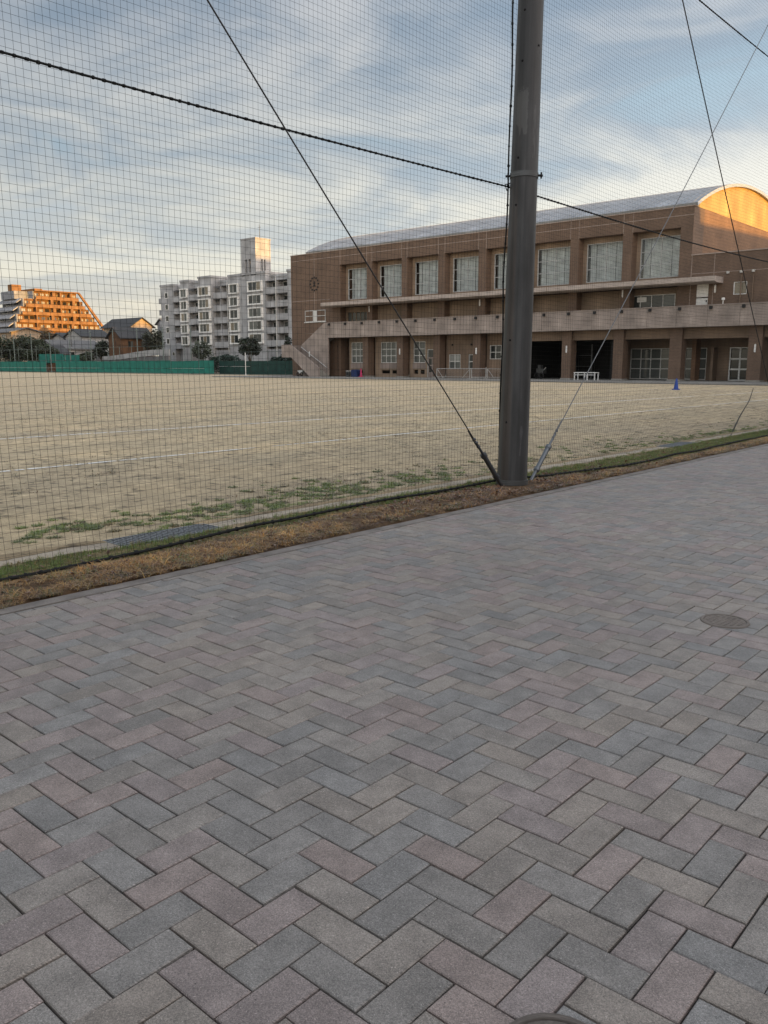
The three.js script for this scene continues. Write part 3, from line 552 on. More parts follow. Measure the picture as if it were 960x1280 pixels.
  part('parapet_cap', bx(-63.35, -6, 5.55, 5.62, 62.56, 62.84), M.pink, G);
  for (let x = -63.3, k = 0; x < -6.2; x += 2.325, k++) for (const [y0, y1] of [[4.05, 4.785], [4.80, 5.55]]) part('cladding_panel', bx(x, x + 2.308, y0, y1, 62.6 + (hash(k, y0 * 9) - .5) * .006, 62.66), M.pink, G);
  for (let x = -63.05; x < -7; x += 2.325) part('floodlight', [bx(x - .10, x + .10, 5.28, 5.5, 62.42, 62.56), bx(x - .03, x + .03, 5.36, 5.44, 62.55, 62.605)], M.black, G);
  // ground-floor columns with plinths, and their strip lights
  COLS.forEach(([a, b], i) => { const c = part('column', bx(a, b, .16, 4.05, 63.3, 64.2), M.tile, G); part('plinth', bx(a - .05, b + .05, .05, .17, 63.24, 64.2), M.apron, c); });
  for (const [x, y, u] of [[-54.0, 2.55, 63.3], [-44.85, 2.5, 63.3], [-35.65, 2.55, 63.3], [-20.45, 2.45, 63.3], [-66.05, 2.4, 62.55], [-67.9, 3.65, 64], [-31.18, 6.88, 64], [-45.05, 6.82, 64], [-58.7, 6.86, 64], [-23.85, 6.83, 64]]) part('wall_light', [bx(x - .055, x + .055, y - .27, y + .27, u - .09, u - .005), bx(x - .03, x + .03, y - .30, y + .30, u - .03, u)], M.white, G);
  // ground-floor walls, bays 1 to 5
  const GU = 64.35, gw = (a, b) => bx(a, b, .05, 4.05, GU, GU + .25);
  const hole = (a, b, list) => {                        // wall a..b with rectangular openings [x0, x1, y0, y1]
    const xs = [...new Set([a, b, ...list.flatMap((h) => [h[0], h[1]])])].sort((p, q) => p - q), out = [];
    for (let i = 0; i < xs.length - 1; i++) {
      const m = (xs[i] + xs[i + 1]) / 2, hs = list.filter((h) => m > h[0] && m < h[1]).sort((p, q) => p[2] - q[2]); let y = .05;
      for (const h of hs) { if (h[2] > y + .005) out.push(bx(xs[i], xs[i + 1], y, h[2], GU, GU + .25)); y = h[3]; }
      if (y < 4.05) out.push(bx(xs[i], xs[i + 1], y, 4.05, GU, GU + .25));
    }
    return out;
  };
  const W1 = [-61.6, -59.15, 1.46, 3.56], W2 = [-57.45, -54.75, 1.46, 3.53], W3 = [-53.15, -51.67, 1.46, 3.51], D3 = [-51.4, -50.2, .05, 2.75], W4 = [-48.76, -47.42, .9, 2.24], W4b = [-46.47, -45.62, .9, 2.22], W5 = [-44.12, -42.86, 1.77, 3.03];
  const V1 = [-61.6, -59.3, .34, .78], V2 = [-57.4, -54.8, .34, .78], V3 = [-53.15, -51.7, .34, .84];
  part('ground_wall', [...hole(-61.95, -59.0, [W1, V1]), ...hole(-58.25, -54.4, [W2, V2]), ...hole(-53.65, -49.85, [W3, V3, D3])], M.tan, G);
  part('ground_wall', [...hole(-49.1, -45.25, [W4, W4b]), ...hole(-44.45, -40.8, [W5])], M.tanDark, G);
  for (const w of [W1, W2, W3]) part('spandrel_panel', bx(w[0] - .08, w[1] + .08, .9, 1.44, GU - .03, GU), M.pinkLow, G);
  windowAt(G, 'U', GU + .05, ...W1, { cols: 4, rows: 3, frame: M.alu, glass: M.glassMid, bar: .06 });
  windowAt(G, 'U', GU + .05, ...W2, { cols: 4, rows: 3, frame: M.alu, glass: M.glassMid, bar: .06 });
  windowAt(G, 'U', GU + .05, ...W3, { cols: 2, rows: 3, frame: M.alu, glass: M.glassMid, bar: .06 });
  windowAt(G, 'U', GU + .05, ...W4, { cols: 2, rows: 2, frame: M.alu, glass: [M.glassPale, M.glassPale, M.glassMid], bar: .06 });
  windowAt(G, 'U', GU + .05, ...W4b, { cols: 1, rows: 2, frame: M.alu, glass: M.glassDark, bar: .07 });
  windowAt(G, 'U', GU + .05, ...W5, { cols: 2, rows: 2, frame: M.alu, glass: M.glassDark, bar: .06 });
  for (const v of [V1, V2, V3]) windowAt(G, 'U', GU + .05, ...v, { cols: 2, rows: 1, frame: M.tan, glass: M.glassDark, bar: .3, name: 'vent_window' });
  const door = windowAt(G, 'U', GU + .05, ...D3, { cols: 1, rows: 1, frame: M.alu, glass: M.glassDark, name: 'door_frame' });
  const leaf = part('door', [bx(-51.34, -50.26, .06, .55, GU + .02, GU + .06), bx(-51.34, -51.2, .55, 1.95, GU + .02, GU + .06), bx(-50.4, -50.26, .55, 1.95, GU + .02, GU + .06), bx(-50.86, -50.74, .55, 1.95, GU + .02, GU + .06), bx(-51.34, -50.26, 1.15, 1.27, GU + .015, GU + .06), bx(-51.34, -50.26, 1.85, 2.0, GU + .015, GU + .06)], M.pinkLow, G);
  for (const x of [-48.3, -46.1]) part('lamp', [cyl(.09, .06, .16, x, 3.05, GU - .14, 10), bx(x - .02, x + .02, 3.1, 3.14, GU - .14, GU)], M.black, G);
  // the dark passage beside the stair, the two open garages and the two porches
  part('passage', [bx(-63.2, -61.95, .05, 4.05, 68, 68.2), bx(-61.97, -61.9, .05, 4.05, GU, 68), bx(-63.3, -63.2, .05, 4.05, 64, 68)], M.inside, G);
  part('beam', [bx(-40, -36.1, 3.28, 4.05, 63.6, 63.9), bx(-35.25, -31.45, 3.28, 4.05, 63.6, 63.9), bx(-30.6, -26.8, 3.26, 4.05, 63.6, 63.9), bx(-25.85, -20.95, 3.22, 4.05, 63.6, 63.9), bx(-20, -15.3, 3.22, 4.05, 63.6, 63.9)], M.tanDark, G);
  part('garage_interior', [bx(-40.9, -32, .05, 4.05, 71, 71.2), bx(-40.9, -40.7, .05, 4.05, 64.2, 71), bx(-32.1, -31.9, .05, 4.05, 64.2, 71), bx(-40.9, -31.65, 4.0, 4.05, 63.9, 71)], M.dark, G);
  part('shelf', [bx(-38.6, -38.5, .05, 2.4, 70, 70.6), bx(-36.9, -36.8, .05, 2.4, 70, 70.6), bx(-38.6, -36.8, 1.1, 1.15, 70, 70.6), bx(-38.6, -36.8, 2.1, 2.15, 70, 70.6), bx(-34.8, -34.7, .05, 3.0, 66, 66.1)], M.galv, G);
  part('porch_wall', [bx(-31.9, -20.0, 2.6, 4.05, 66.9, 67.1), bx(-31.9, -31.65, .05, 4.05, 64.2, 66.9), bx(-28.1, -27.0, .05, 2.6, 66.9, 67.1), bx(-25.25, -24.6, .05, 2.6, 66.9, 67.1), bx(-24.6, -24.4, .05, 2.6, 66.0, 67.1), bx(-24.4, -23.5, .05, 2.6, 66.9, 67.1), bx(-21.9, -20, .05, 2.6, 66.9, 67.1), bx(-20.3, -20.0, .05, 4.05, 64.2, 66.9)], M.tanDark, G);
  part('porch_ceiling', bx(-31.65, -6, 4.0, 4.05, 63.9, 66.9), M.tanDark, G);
  windowAt(G, 'U', 66.95, -31.65, -28.1, .1, 2.6, { cols: 4, rows: 3, frame: M.alu, glass: M.glassMid, bar: .07, name: 'glazed_screen' });
  windowAt(G, 'U', 66.95, -27.0, -25.25, .1, 2.6, { cols: 2, rows: 3, frame: M.alu, glass: M.glassMid, bar: .07, name: 'glazed_screen' });
  windowAt(G, 'U', 66.95, -23.5, -21.9, .05, 2.6, { cols: 2, rows: 3, frame: M.white, glass: M.glassDark, bar: .12, edge: .09, name: 'glazed_door' });
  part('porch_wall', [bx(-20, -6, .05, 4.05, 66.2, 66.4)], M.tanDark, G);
  windowAt(G, 'U', 66.15, -19.4, -16.2, .1, 2.7, { cols: 3, rows: 2, frame: M.white, glass: M.glassMid, bar: .08, name: 'glazed_door' });
  // wing to the right
  const wing = part('wing_wall', [bx(-25.78, -6, 7.25, 9.36, 64, 64.4), bx(-25.78, -25.26, 4.3, 7.25, 64, 64.4), bx(-24.36, -22.55, 4.3, 7.25, 64, 64.4), bx(-22.55, -21.58, 4.3, 6.33, 64, 64.4), bx(-21.58, -6, 4.3, 7.25, 64, 64.4), bx(-6.3, -6, 0, 9.36, 64.4, 88), bx(-25.78, -6, 9.0, 9.2, 64.4, 88)], M.tile, G);
  part('coping', bx(-25.8, -5.95, 9.36, 9.44, 63.94, 64.46), M.sealant, wing);
  part('sealant_joint', [bx(-25.76, -25.72, 5.6, 9.36, 63.995, 64), bx(-22.95 - 1.1, -22.91 - 1.1, 4.6, 9.36, 63.995, 64), bx(-25.7, -6, 8.0, 8.03, 63.996, 64)], M.sealant, wing);
  windowAt(G, 'U', 64.08, -22.55, -21.58, 6.33, 7.25, { cols: 2, rows: 1, frame: M.white, glass: [M.glassPale, M.glassWarm], bar: .05 });
  const dr = part('balcony_door', [bx(-25.26, -24.36, 4.3, 6.2, 64.05, 64.12), bx(-25.26, -24.36, 6.28, 7.25, 64.05, 64.12)], M.white, G); part('handle', bx(-24.5, -24.44, 5.9, 6.04, 63.99, 64.05), M.black, dr);
  for (const x of [-22.95, -22.0, -21.15]) part('wall_lamp', [cyl(.10, .13, .16, x, 7.85, 63.82, 12), bx(x - .03, x + .03, 7.92, 7.98, 63.82, 64)], M.alu, G);
  part('downpipe', [cyl(.045, .045, 3.3, -21.15, 4.4, 63.93, 8), cyl(.045, .045, 3.3, -22.0, 4.4, 63.93, 8)], M.tanDark, G);
  part('security_camera', [cyl(.12, .12, .16, -22.75, 5.9, 62.7, 12), cyl(.03, .03, .3, -22.75, 5.62, 62.7, 8)], M.white, G);
  part('back_wall', [bx(-26, -6, 0, 9.0, 87.8, 88)], M.tile, G);
  // barrel roof and its end walls
  const R = 27.1, CY = 12.95 + 2.82 - R, arc = (rad) => { const o = [], n = 36, A = Math.asin(12 / R); for (let i = 0; i <= n; i++) { const a = -A + 2 * A * i / n; o.push([76 + rad * Math.sin(a), CY + rad * Math.cos(a)]); } return o; };
  const strip = (r0, r1, X0, X1) => { const g = prismX([...arc(r1), ...arc(r0).reverse()], X0, X1); return g; };
  const roof = part('roof', strip(R, R + .22, -67.9, -25.55), M.roof, G);
  part('roof_seam', Array.from({ length: 90 }, (_, i) => strip(R + .22, R + .24, -67.8 + i * .47, -67.775 + i * .47)), M.roof, roof).userData.kind = 'stuff';
  part('roof_edge', strip(R - .02, R + .2, -25.56, -25.54), M.roofSeam, roof);
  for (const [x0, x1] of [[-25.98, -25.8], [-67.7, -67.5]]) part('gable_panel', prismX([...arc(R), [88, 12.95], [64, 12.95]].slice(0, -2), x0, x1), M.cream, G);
  // school emblem: a ring of blocks round a small mark
  const em = part('emblem', Array.from({ length: 12 }, (_, k) => { const a = k / 12 * 2 * Math.PI, x = -66.7 + .62 * Math.sin(a), y = 9.8 + .68 * Math.cos(a), w = .075 + .03 * (k % 2); return bx(x - w, x + w, y - .085, y + .085, 63.95, 63.992); }), M.black, G);
  part('emblem_mark', [prismU([[-66.95, 9.55], [-66.45, 9.55], [-66.7, 9.78]], 63.95, 63.992), bx(-66.76, -66.64, 9.72, 10.08, 63.953, 63.99), bx(-66.88, -66.52, 9.86, 9.93, 63.95, 63.988)], M.black, em);
  // small window on the left block
  const sw = windowAt(G, 'U', 63.98, -68.2, -65.05, 5.85, 7.05, { cols: 2, rows: 2, frame: M.alu, glass: M.glassMid, bar: .06 });
  part('mid_panel', bx(-66.95, -66.35, 5.9, 7.0, 63.95, 64.0), M.alu, sw); part('sill', bx(-68.3, -64.95, 5.76, 5.85, 63.9, 64), M.alu, sw);
  // outside stair: solid upper flight, landing, lower flight with parapet, steps and handrail
  part('stair_wall', prismU([[-63.3, 5.62], [-63.75, 5.62], [-67.35, 3.36], [-67.35, .05], [-63.3, .05]], 62.55, 62.75), M.pink, G);
  part('stair_landing', [bx(-68.7, -67.2, 2.05, 2.25, 61.0, 63.9), bx(-68.7, -68.55, 2.25, 3.36, 61, 63.9), bx(-67.35, -67.2, .05, 2.05, 62.75, 63.9)], M.pink, G);
  part('stair_parapet', prismU([[-68.7, 3.38], [-67.26, 3.37], [-63.05, 1.02], [-63.0, .05], [-64.4, .05], [-67.2, 2.05], [-68.7, 2.05]], 60.9, 61.05), M.pink, G);
  for (let i = 0; i < 12; i++) part('step', bx(-63.1 - i * .342 - .36, -63.1 - i * .342, .05 + i * .17, .05 + (i + 1) * .176, 61.05, 62.55), M.apron, G);
  for (let i = 0; i < 12; i++) part('step', bx(-67.2 + i * .31, -67.2 + i * .31 + .33, 2.2 + i * .17, 2.25 + (i + 1) * .176, 62.75, 63.95), M.apron, G);
  part('handrail', [tube([[-67.3, 3.15, 62.47], [-63.4, .98, 62.47]], .03, 8), tube([[-66.3, 2.6, 62.47], [-66.3, 2.5, 62.55]], .02, 6), tube([[-64.3, 1.48, 62.47], [-64.3, 1.4, 62.55]], .02, 6)], M.alu, G);
}
struct('apron', [bx(-74, 30, -.2, .055, 55.6, 74)], M.apron);
struct('gutter', [bx(-74, 30, -.2, .0, 55.2, 55.6)], M.gutter);

// things on the apron
M.barrier = mat(C(.42, .41, .39), .7);
{
  const mk = (label, X0, X1, U, brace) => {
    const t = thing('barrier_gate', label, 'gate barrier', [(X0 + X1) / 2, 0, U], 'white barriers before the gym'), m = M.barrier, y0 = .12, y1 = .93;
    part('frame', [tube([[X0, .06, U], [X0, y1, U]], .035, 8), tube([[X1, .06, U], [X1, y1 + (brace ? 0 : .12), U]], .035, 8), tube([[X0, y1, U], [X1, y1, U]], .026, 8), tube([[X0, y0 + .08, U], [X1, y0 + .08, U]], .022, 8)], m, t);
    if (brace) part('brace', tube([[X0, y1, U], [X0 + .75, .1, U - .02]], .022, 6), m, t), part('brace', tube([[X1 - .1, y1 - .1, U], [X1 - .8, .1, U - .02]], .022, 6), m, t);
    const w = []; for (let x = X0 + .12; x < X1; x += .12) w.push(tube([[x, y0 + .08, U], [x, y1, U]], .004, 4)); part('wire_infill', w, M.alu, t).userData.kind = 'stuff';
    part('foot', [bx(X0 - .05, X0 + .05, .055, .09, U - .3, U + .3)], m, t); part('foot', [bx(X1 - .05, X1 + .05, .055, .09, U - .3, U + .3)], m, t);
  };
  mk('white folding barrier with slanted braces, left of the pair before the gym', -47.6, -43.9, 61, true);
  mk('white barrier with upright posts, right of the pair before the gym', -43.75, -42.2, 61.05, false);
  mk('white barrier partly behind the net pole before the gym', -42.1, -39.6, 61.1, true);
  const t = thing('low_rack', 'low white metal rack standing before the gym garage', 'rack', [-33.2, 0, 62]);
  const x0 = -33.95, x1 = -32.15;
  for (const [x, u] of [[x0, 61.7], [x1, 61.7], [x0, 62.3], [x1, 62.3], [(x0 + x1) / 2, 61.7], [(x0 + x1) / 2 + .25, 61.7]]) part('leg', bx(x - .035, x + .035, .055, .62, u - .03, u + .03), M.white, t);
  part('top', [bx(x0 - .06, x1 + .06, .62, .68, 61.66, 61.74), bx(x0 - .06, x1 + .06, .62, .68, 62.26, 62.34), bx(x0 - .06, x1 + .06, .45, .49, 61.67, 61.73), ...[0, .25, .5, .75, 1].map((k) => bx(mix(x0, x1, k) - .03, mix(x0, x1, k) + .03, .62, .67, 61.74, 62.26))], M.white, t);
  const cone = thing('traffic_cone', 'blue plastic cone standing on the sand field by the gym', 'cone', [-17.71, 0, 42.98]);
  M.blue = mat(C(.012, .055, .30), .5); M.blueDark = mat(C(.010, .028, .11), .6); M.pinkCone = mat(C(.55, .03, .13), .55);
  const cn = (X, U, h, r, m, p) => { const g = new THREE.LatheGeometry([[r, .03], [r * .94, .06], [.035, h], [.02, h + .012], [0, h + .012]].map((q) => new THREE.Vector2(...q)), 24); g.translate(X, 0, -U); part('body', g, m, p); const b = bx(X - r * 1.25, X + r * 1.25, -.006, .035, U - r * 1.25, U + r * 1.25); part('foot', b, m, p); };
  cn(-17.71, 42.98, .56, .13, M.blue, cone);
  const pc = thing('traffic_cone', 'slim pink cone leaning place beside the blue bin under the gym window'.replace('leaning place ', ''), 'cone', [-58.6, .055, 62.6]);
  { const g = new THREE.LatheGeometry([[.15, .09], [.13, .12], [.05, .9], [0, .92]].map((q) => new THREE.Vector2(...q)), 20); g.translate(-58.6, 0, -62.6); part('body', g, M.pinkCone, pc); part('foot', bx(-58.8, -58.4, .055, .09, 62.4, 62.8), M.pinkCone, pc); }
  const bin = thing('storage_bin', 'blue covered bin standing beside the pink cone', 'bin', [-59.4, .055, 62.7]);
  part('body', [prismU([[-59.75, .06], [-59.05, .06], [-59.0, .62], [-59.8, .62]], 62.4, 63.0)], M.blueDark, bin); part('lid', prismU([[-59.85, .62], [-58.95, .62], [-59.15, .75], [-59.6, .78]], 62.35, 63.05), M.blueDark, bin);
  const cart = thing('line_marker_cart', 'small grey line-marking cart on wheels by the outside stair', 'cart', [-66.6, .055, 61.8]);
  part('hopper', prismU([[-66.9, .35], [-66.3, .35], [-66.2, .7], [-67.0, .7]], 61.6, 62.0), M.alu, cart); part('handle', [tube([[-66.3, .5, 61.65], [-65.9, .95, 61.65]], .02), tube([[-66.3, .5, 61.95], [-65.9, .95, 61.95]], .02), tube([[-65.9, .95, 61.6], [-65.9, .95, 62]], .02)], M.alu, cart);
  for (const x of [-66.9, -66.35]) { const w = new THREE.TorusGeometry(.17, .05, 8, 20); w.translate(x, .28, -61.58); part('wheel', w, M.black, cart); }
  const eq = thing('field_roller', 'grey machine on wheels at the mouth of the open garage', 'machine', [-39.3, .055, 65.4]);
  part('body', [bx(-39.7, -39.0, .5, .95, 65.2, 65.8), bx(-39.6, -39.3, .95, 1.25, 65.3, 65.7)], M.galv, eq); part('handle', tube([[-39.0, .8, 65.3], [-38.7, 1.05, 65.2]], .03), M.alu, eq);
  for (const x of [-39.6, -39.1]) { const w = new THREE.TorusGeometry(.2, .07, 8, 20); w.translate(x, .33, -65.15); part('wheel', w, M.black, eq); }
  for (const [x, lab] of [[-60.9, 'grey boxed pump unit under the left gym window'], [-60.3, 'second grey boxed unit, next to the blue bin']]) { const u = thing('pump_unit', lab, 'unit', [x, .055, 63.2]); part('casing', bx(x - .22, x + .22, .12, .62, 63.0, 63.4), M.galv, u); part('grille', bx(x - .15, x + .15, .2, .5, 62.99, 63.0), M.black, u); part('foot', [bx(x - .22, x + .22, .055, .12, 63.05, 63.12)], M.black, u); part('top', bx(x - .24, x + .24, .62, .66, 62.98, 63.42), M.white, u); }
}
// ------------------------------------------------------------------ white apartment block
M.apt = mat(C(.54, .545, .56), .85, { map: scaled(tPlain, 6) }); M.aptDark = mat(C(.38, .38, .395), .85, { map: scaled(tPlain, 4) });
{
  const A = thing('apartment_block', 'long white-grey apartment block with stacked balconies and a lift tower', 'apartment block', [-150, 0, 119]);
  const FL = [5.35, 8.05, 10.75, 13.45, 16.2], T = 19.0, GLS = [M.glassDark, M.glassMid, M.glassMid, M.glassDark, M.glassWarm];
  // wall sections [X0, X1, front U, roof Y]; recessed balcony sections sit deeper
  const SEC = [[-131.6, -128.5, 118.6, 20.0], [-138.5, -131.6, 120.4, 19.5], [-146.3, -138.5, 118.6, 20.2], [-151.8, -146.3, 119.3, 20.3], [-157.4, -151.8, 121.0, 19.6], [-162.2, -157.4, 118.9, 20.6], [-166.6, -162.2, 120.8, 20.0], [-169.9, -166.6, 119.4, 20.3], [-173.6, -169.9, 121.3, 19.4], [-179.0, -173.6, 120.0, 19.8]];
  part('wall', SEC.map(([a, b, u, h]) => bx(a, b, 0, h, u, 134)), M.apt, A);
  part('roof_parapet', SEC.map(([a, b, u, h]) => bx(a - .12, b + .12, h, h + .45, u - .14, 134.1)), M.apt, A);
  const bay = (x0, x1, u, y, cols, gl = GLS) => {       // projecting bay window with white surround
    part('bay', [bx(x0 - .3, x1 + .3, y - .22, y, u - .55, u), bx(x0 - .3, x1 + .3, y + 1.75, y + 1.95, u - .55, u), bx(x0 - .3, x0, y, y + 1.75, u - .5, u), bx(x1, x1 + .3, y, y + 1.75, u - .5, u)], M.white, A);
    windowAt(A, 'U', u - .42, x0, x1, y, y + 1.75, { cols, frame: M.alu, glass: gl, bar: .08, edge: .07 });
  };
  for (const y of FL) {
    bay(-143.6, -139.6, 118.6, y + .62, 3); bay(-161.6, -158.0, 118.9, y + .62, 3); bay(-150.9, -148.3, 119.3, y + .62, 2);
    bay(-169.4, -167.2, 119.4, y + .62, 2); windowAt(A, 'U', 119.96, -177.3, -175.9, y + .8, y + 2.2, { cols: 1, frame: M.white, glass: M.glassDark, edge: .12 });
    // balconies
    for (const [a, b, u, n] of [[-138.5, -131.6, 120.4, 2], [-157.2, -151.9, 121.0, 2], [-166.4, -162.3, 120.8, 1], [-173.5, -170.0, 121.3, 1]]) {
      const bal = part('balcony', [bx(a, b, y - .28, y - .05, u - 1.75, u), bx(a, b, y - .28, y + 1.0, u - 1.85, u - 1.72), bx(a, a + .12, y, y + 1.0, u - 1.72, u), bx(b - .12, b, y, y + 1.0, u - 1.72, u)], M.apt, A);
      part('balcony_soffit', bx(a, b, y + 2.35, y + 2.42, u - 1.7, u), M.aptDark, bal);
      const w = (b - a) / n; for (let k = 0; k < n; k++) windowAt(A, 'U', u - .05, a + k * w + .35, a + (k + 1) * w - .5, y + .1, y + 2.15, { cols: 2, frame: M.alu, glass: [M.glassDark, M.glassDark, M.glassMid], bar: .06 });
      part('air_conditioner', bx(b - 1.15, b - .35, y + .02, y + .62, u - .5, u - .15), M.white, bal);
      if (n === 2) part('partition', bx((a + b) / 2 - .06, (a + b) / 2 + .06, y, y + 2.4, u - 1.8, u), M.apt, bal);
    }
    part('side_balcony', [bx(-180.8, -179.0, y - .25, y + 1.0, 120.6, 123.5)], M.apt, A);
  }
  part('drainpipe', [cyl(.07, .07, 19, -135.05, .3, 118.45, 8)], M.alu, A); part('drainpipe', [cyl(.07, .07, 19, -152.0, .3, 119.1, 8)], M.alu, A);
  // ground floor
  for (const [a, b, u] of [[-138.5, -131.6, 118.4], [-157.2, -151.9, 119.0]]) part('ground_wall', bx(a, b, 0, 4.5, u + .4, u + .6), M.aptDark, A);
  windowAt(A, 'U', 119.9, -174.9, -174.0, 3.4, 4.3, { cols: 1, frame: M.alu, glass: M.glassDark });
  // lift tower: slits right through its lower half
  const TU = 118.6, tw = [-146.2, -141.4];
  const tower = part('tower', [bx(...tw, 23.4, 27.5, TU, TU + 4.2), bx(tw[0], -144.9, 20, 23.4, TU, TU + 1.2), bx(-144.2, -143.8, 20, 23.4, TU, TU + .5), bx(-143.1, tw[1], 20, 23.4, TU, TU + 1.2), bx(tw[1] - 1.3, tw[1], 20, 23.4, TU + 1.2, TU + 1.55), bx(tw[1] - .5, tw[1], 20, 23.4, TU + 2.0, TU + 2.3), bx(tw[1] - 1.3, tw[1], 20, 23.4, TU + 2.75, TU + 4.2), bx(tw[0], tw[0] + .3, 20, 23.4, TU + 1.2, TU + 4.2), bx(-144.9, -143.1, 20, 23.4, TU + 1.5, TU + 1.8), bx(tw[0], -141.7, 20.1, 23.4, TU + 3.6, TU + 4.1)], M.apt, A);
  part('tower_cap', [bx(tw[0] - .08, tw[1] + .08, 27.5, 27.75, TU - .08, TU + 4.28)], M.apt, tower);
  part('aerial', [tube([[-142.3, 27.7, TU + 2], [-142.3, 30.6, TU + 2]], .04), tube([[-142.8, 30, TU + 2], [-141.8, 30, TU + 2]], .03)], M.galv, tower);
}
// ------------------------------------------------------------------ terraced orange-lit apartments far left
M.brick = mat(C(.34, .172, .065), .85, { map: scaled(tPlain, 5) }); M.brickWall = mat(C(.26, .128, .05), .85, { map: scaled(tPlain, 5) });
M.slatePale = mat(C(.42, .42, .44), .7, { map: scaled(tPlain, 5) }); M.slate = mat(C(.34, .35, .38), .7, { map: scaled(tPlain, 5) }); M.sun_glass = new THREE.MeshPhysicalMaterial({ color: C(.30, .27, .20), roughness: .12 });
{
  const X = -290, B = thing('terraced_apartments', 'tall brown terraced apartment building glowing orange in the last sun', 'apartment building', [X, 0, 152]);
  const FLO = [[0, 13.2, 136.6, 168.6], [13.2, 15.9, 136.6, 168.2], [15.9, 18.55, 137.2, 166.3], [18.55, 21.25, 138.4, 164.2], [21.25, 24.0, 139.8, 161.9], [24.0, 26.7, 143.6, 159.6]];
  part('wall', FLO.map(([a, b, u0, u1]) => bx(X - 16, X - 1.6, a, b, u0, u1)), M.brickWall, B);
  FLO.slice(1).forEach(([y, y1, u0, u1], f) => {
    part('floor_slab', bx(X - 1.6, X + .05, y - .14, y + .12, u0 - .1, u1 + .1), M.brick, B);
    part('balcony_parapet', bx(X - .14, X, y + .12, y + 1.02, u0, u1), M.brick, B);
    for (const u of [143.5, 152.6, 160.0]) if (u > u0 && u < u1) part('partition', bx(X - 1.6, X + .09, y + .12, y1 - .14, u - .18, u + .18), M.brick, B);
    const n = Math.round((u1 - u0) / 2.1), w = (u1 - u0) / n;
    for (let k = 0; k < n; k++) { const open = hash(k, f, 5) < .22; windowAt(B, 'X', X - 1.55, u0 + k * w + .3, u0 + (k + 1) * w - .3, y + .3, y + (open ? 2.3 : 2.1), { cols: 2, frame: open ? M.dark : M.brick, glass: open ? M.dark : [M.sun_glass, M.glassDark, M.glassPale], bar: .08 }); }
    for (const u of f % 2 ? [149.8, 158.0] : [150.6, 157.2]) if (u < u1 - 2) part('screen_wall', bx(X - .9, X - .02, y + 1.02, y1 - .14, u - .9, u + .1), M.brick, B);
  });
  part('roof', [bx(X - 16.3, X + .15, 26.7, 27.1, 143.2, 160.0), bx(X - 16.3, X + .1, 27.1, 27.5, 143.2, 146)], M.brick, B);
  part('slanted_fin', prismX([[159.4, 26.9], [160.2, 26.9], [169.4, 15.0], [169.4, 13.0], [168.5, 13.0], [168.5, 14.6]], X - .6, X + .1), M.brick, B);
  part('penthouse', [bx(X - 12.6, X - 9.5, 24, 29.2, 139.7, 143.1)], M.brick, B);
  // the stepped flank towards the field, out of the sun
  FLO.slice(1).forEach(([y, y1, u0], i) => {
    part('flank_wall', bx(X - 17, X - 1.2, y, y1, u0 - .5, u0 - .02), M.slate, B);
    if (i < 4) part('terrace_roof', prismX([[u0 - 2.4, y1 - 1.4], [u0 - .4, y1 + .1], [u0 + 3.4, y1 + .2], [u0 + 3.4, y1 - .1], [u0 - .2, y1 - .3], [u0 - 2.4, y1 - 1.7]], X - 17, X - 2.2), M.slatePale, B);
    windowAt(B, 'U', u0 - .56, X - 14, X - 10.5, y + .5, y1 - .6, { cols: 2, frame: M.white, glass: M.glassDark }); windowAt(B, 'U', u0 - .56, X - 7.5, X - 4, y + .5, y1 - .6, { cols: 2, frame: M.slate, glass: [M.glassDark, M.glassPale] });
  });
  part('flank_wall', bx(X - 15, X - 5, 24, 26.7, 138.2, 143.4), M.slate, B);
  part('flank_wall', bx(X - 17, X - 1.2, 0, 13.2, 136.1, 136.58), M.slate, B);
  part('aerial', tube([[X - 4, 27, 154], [X - 4, 29.2, 154]], .05), M.galv, B);
}
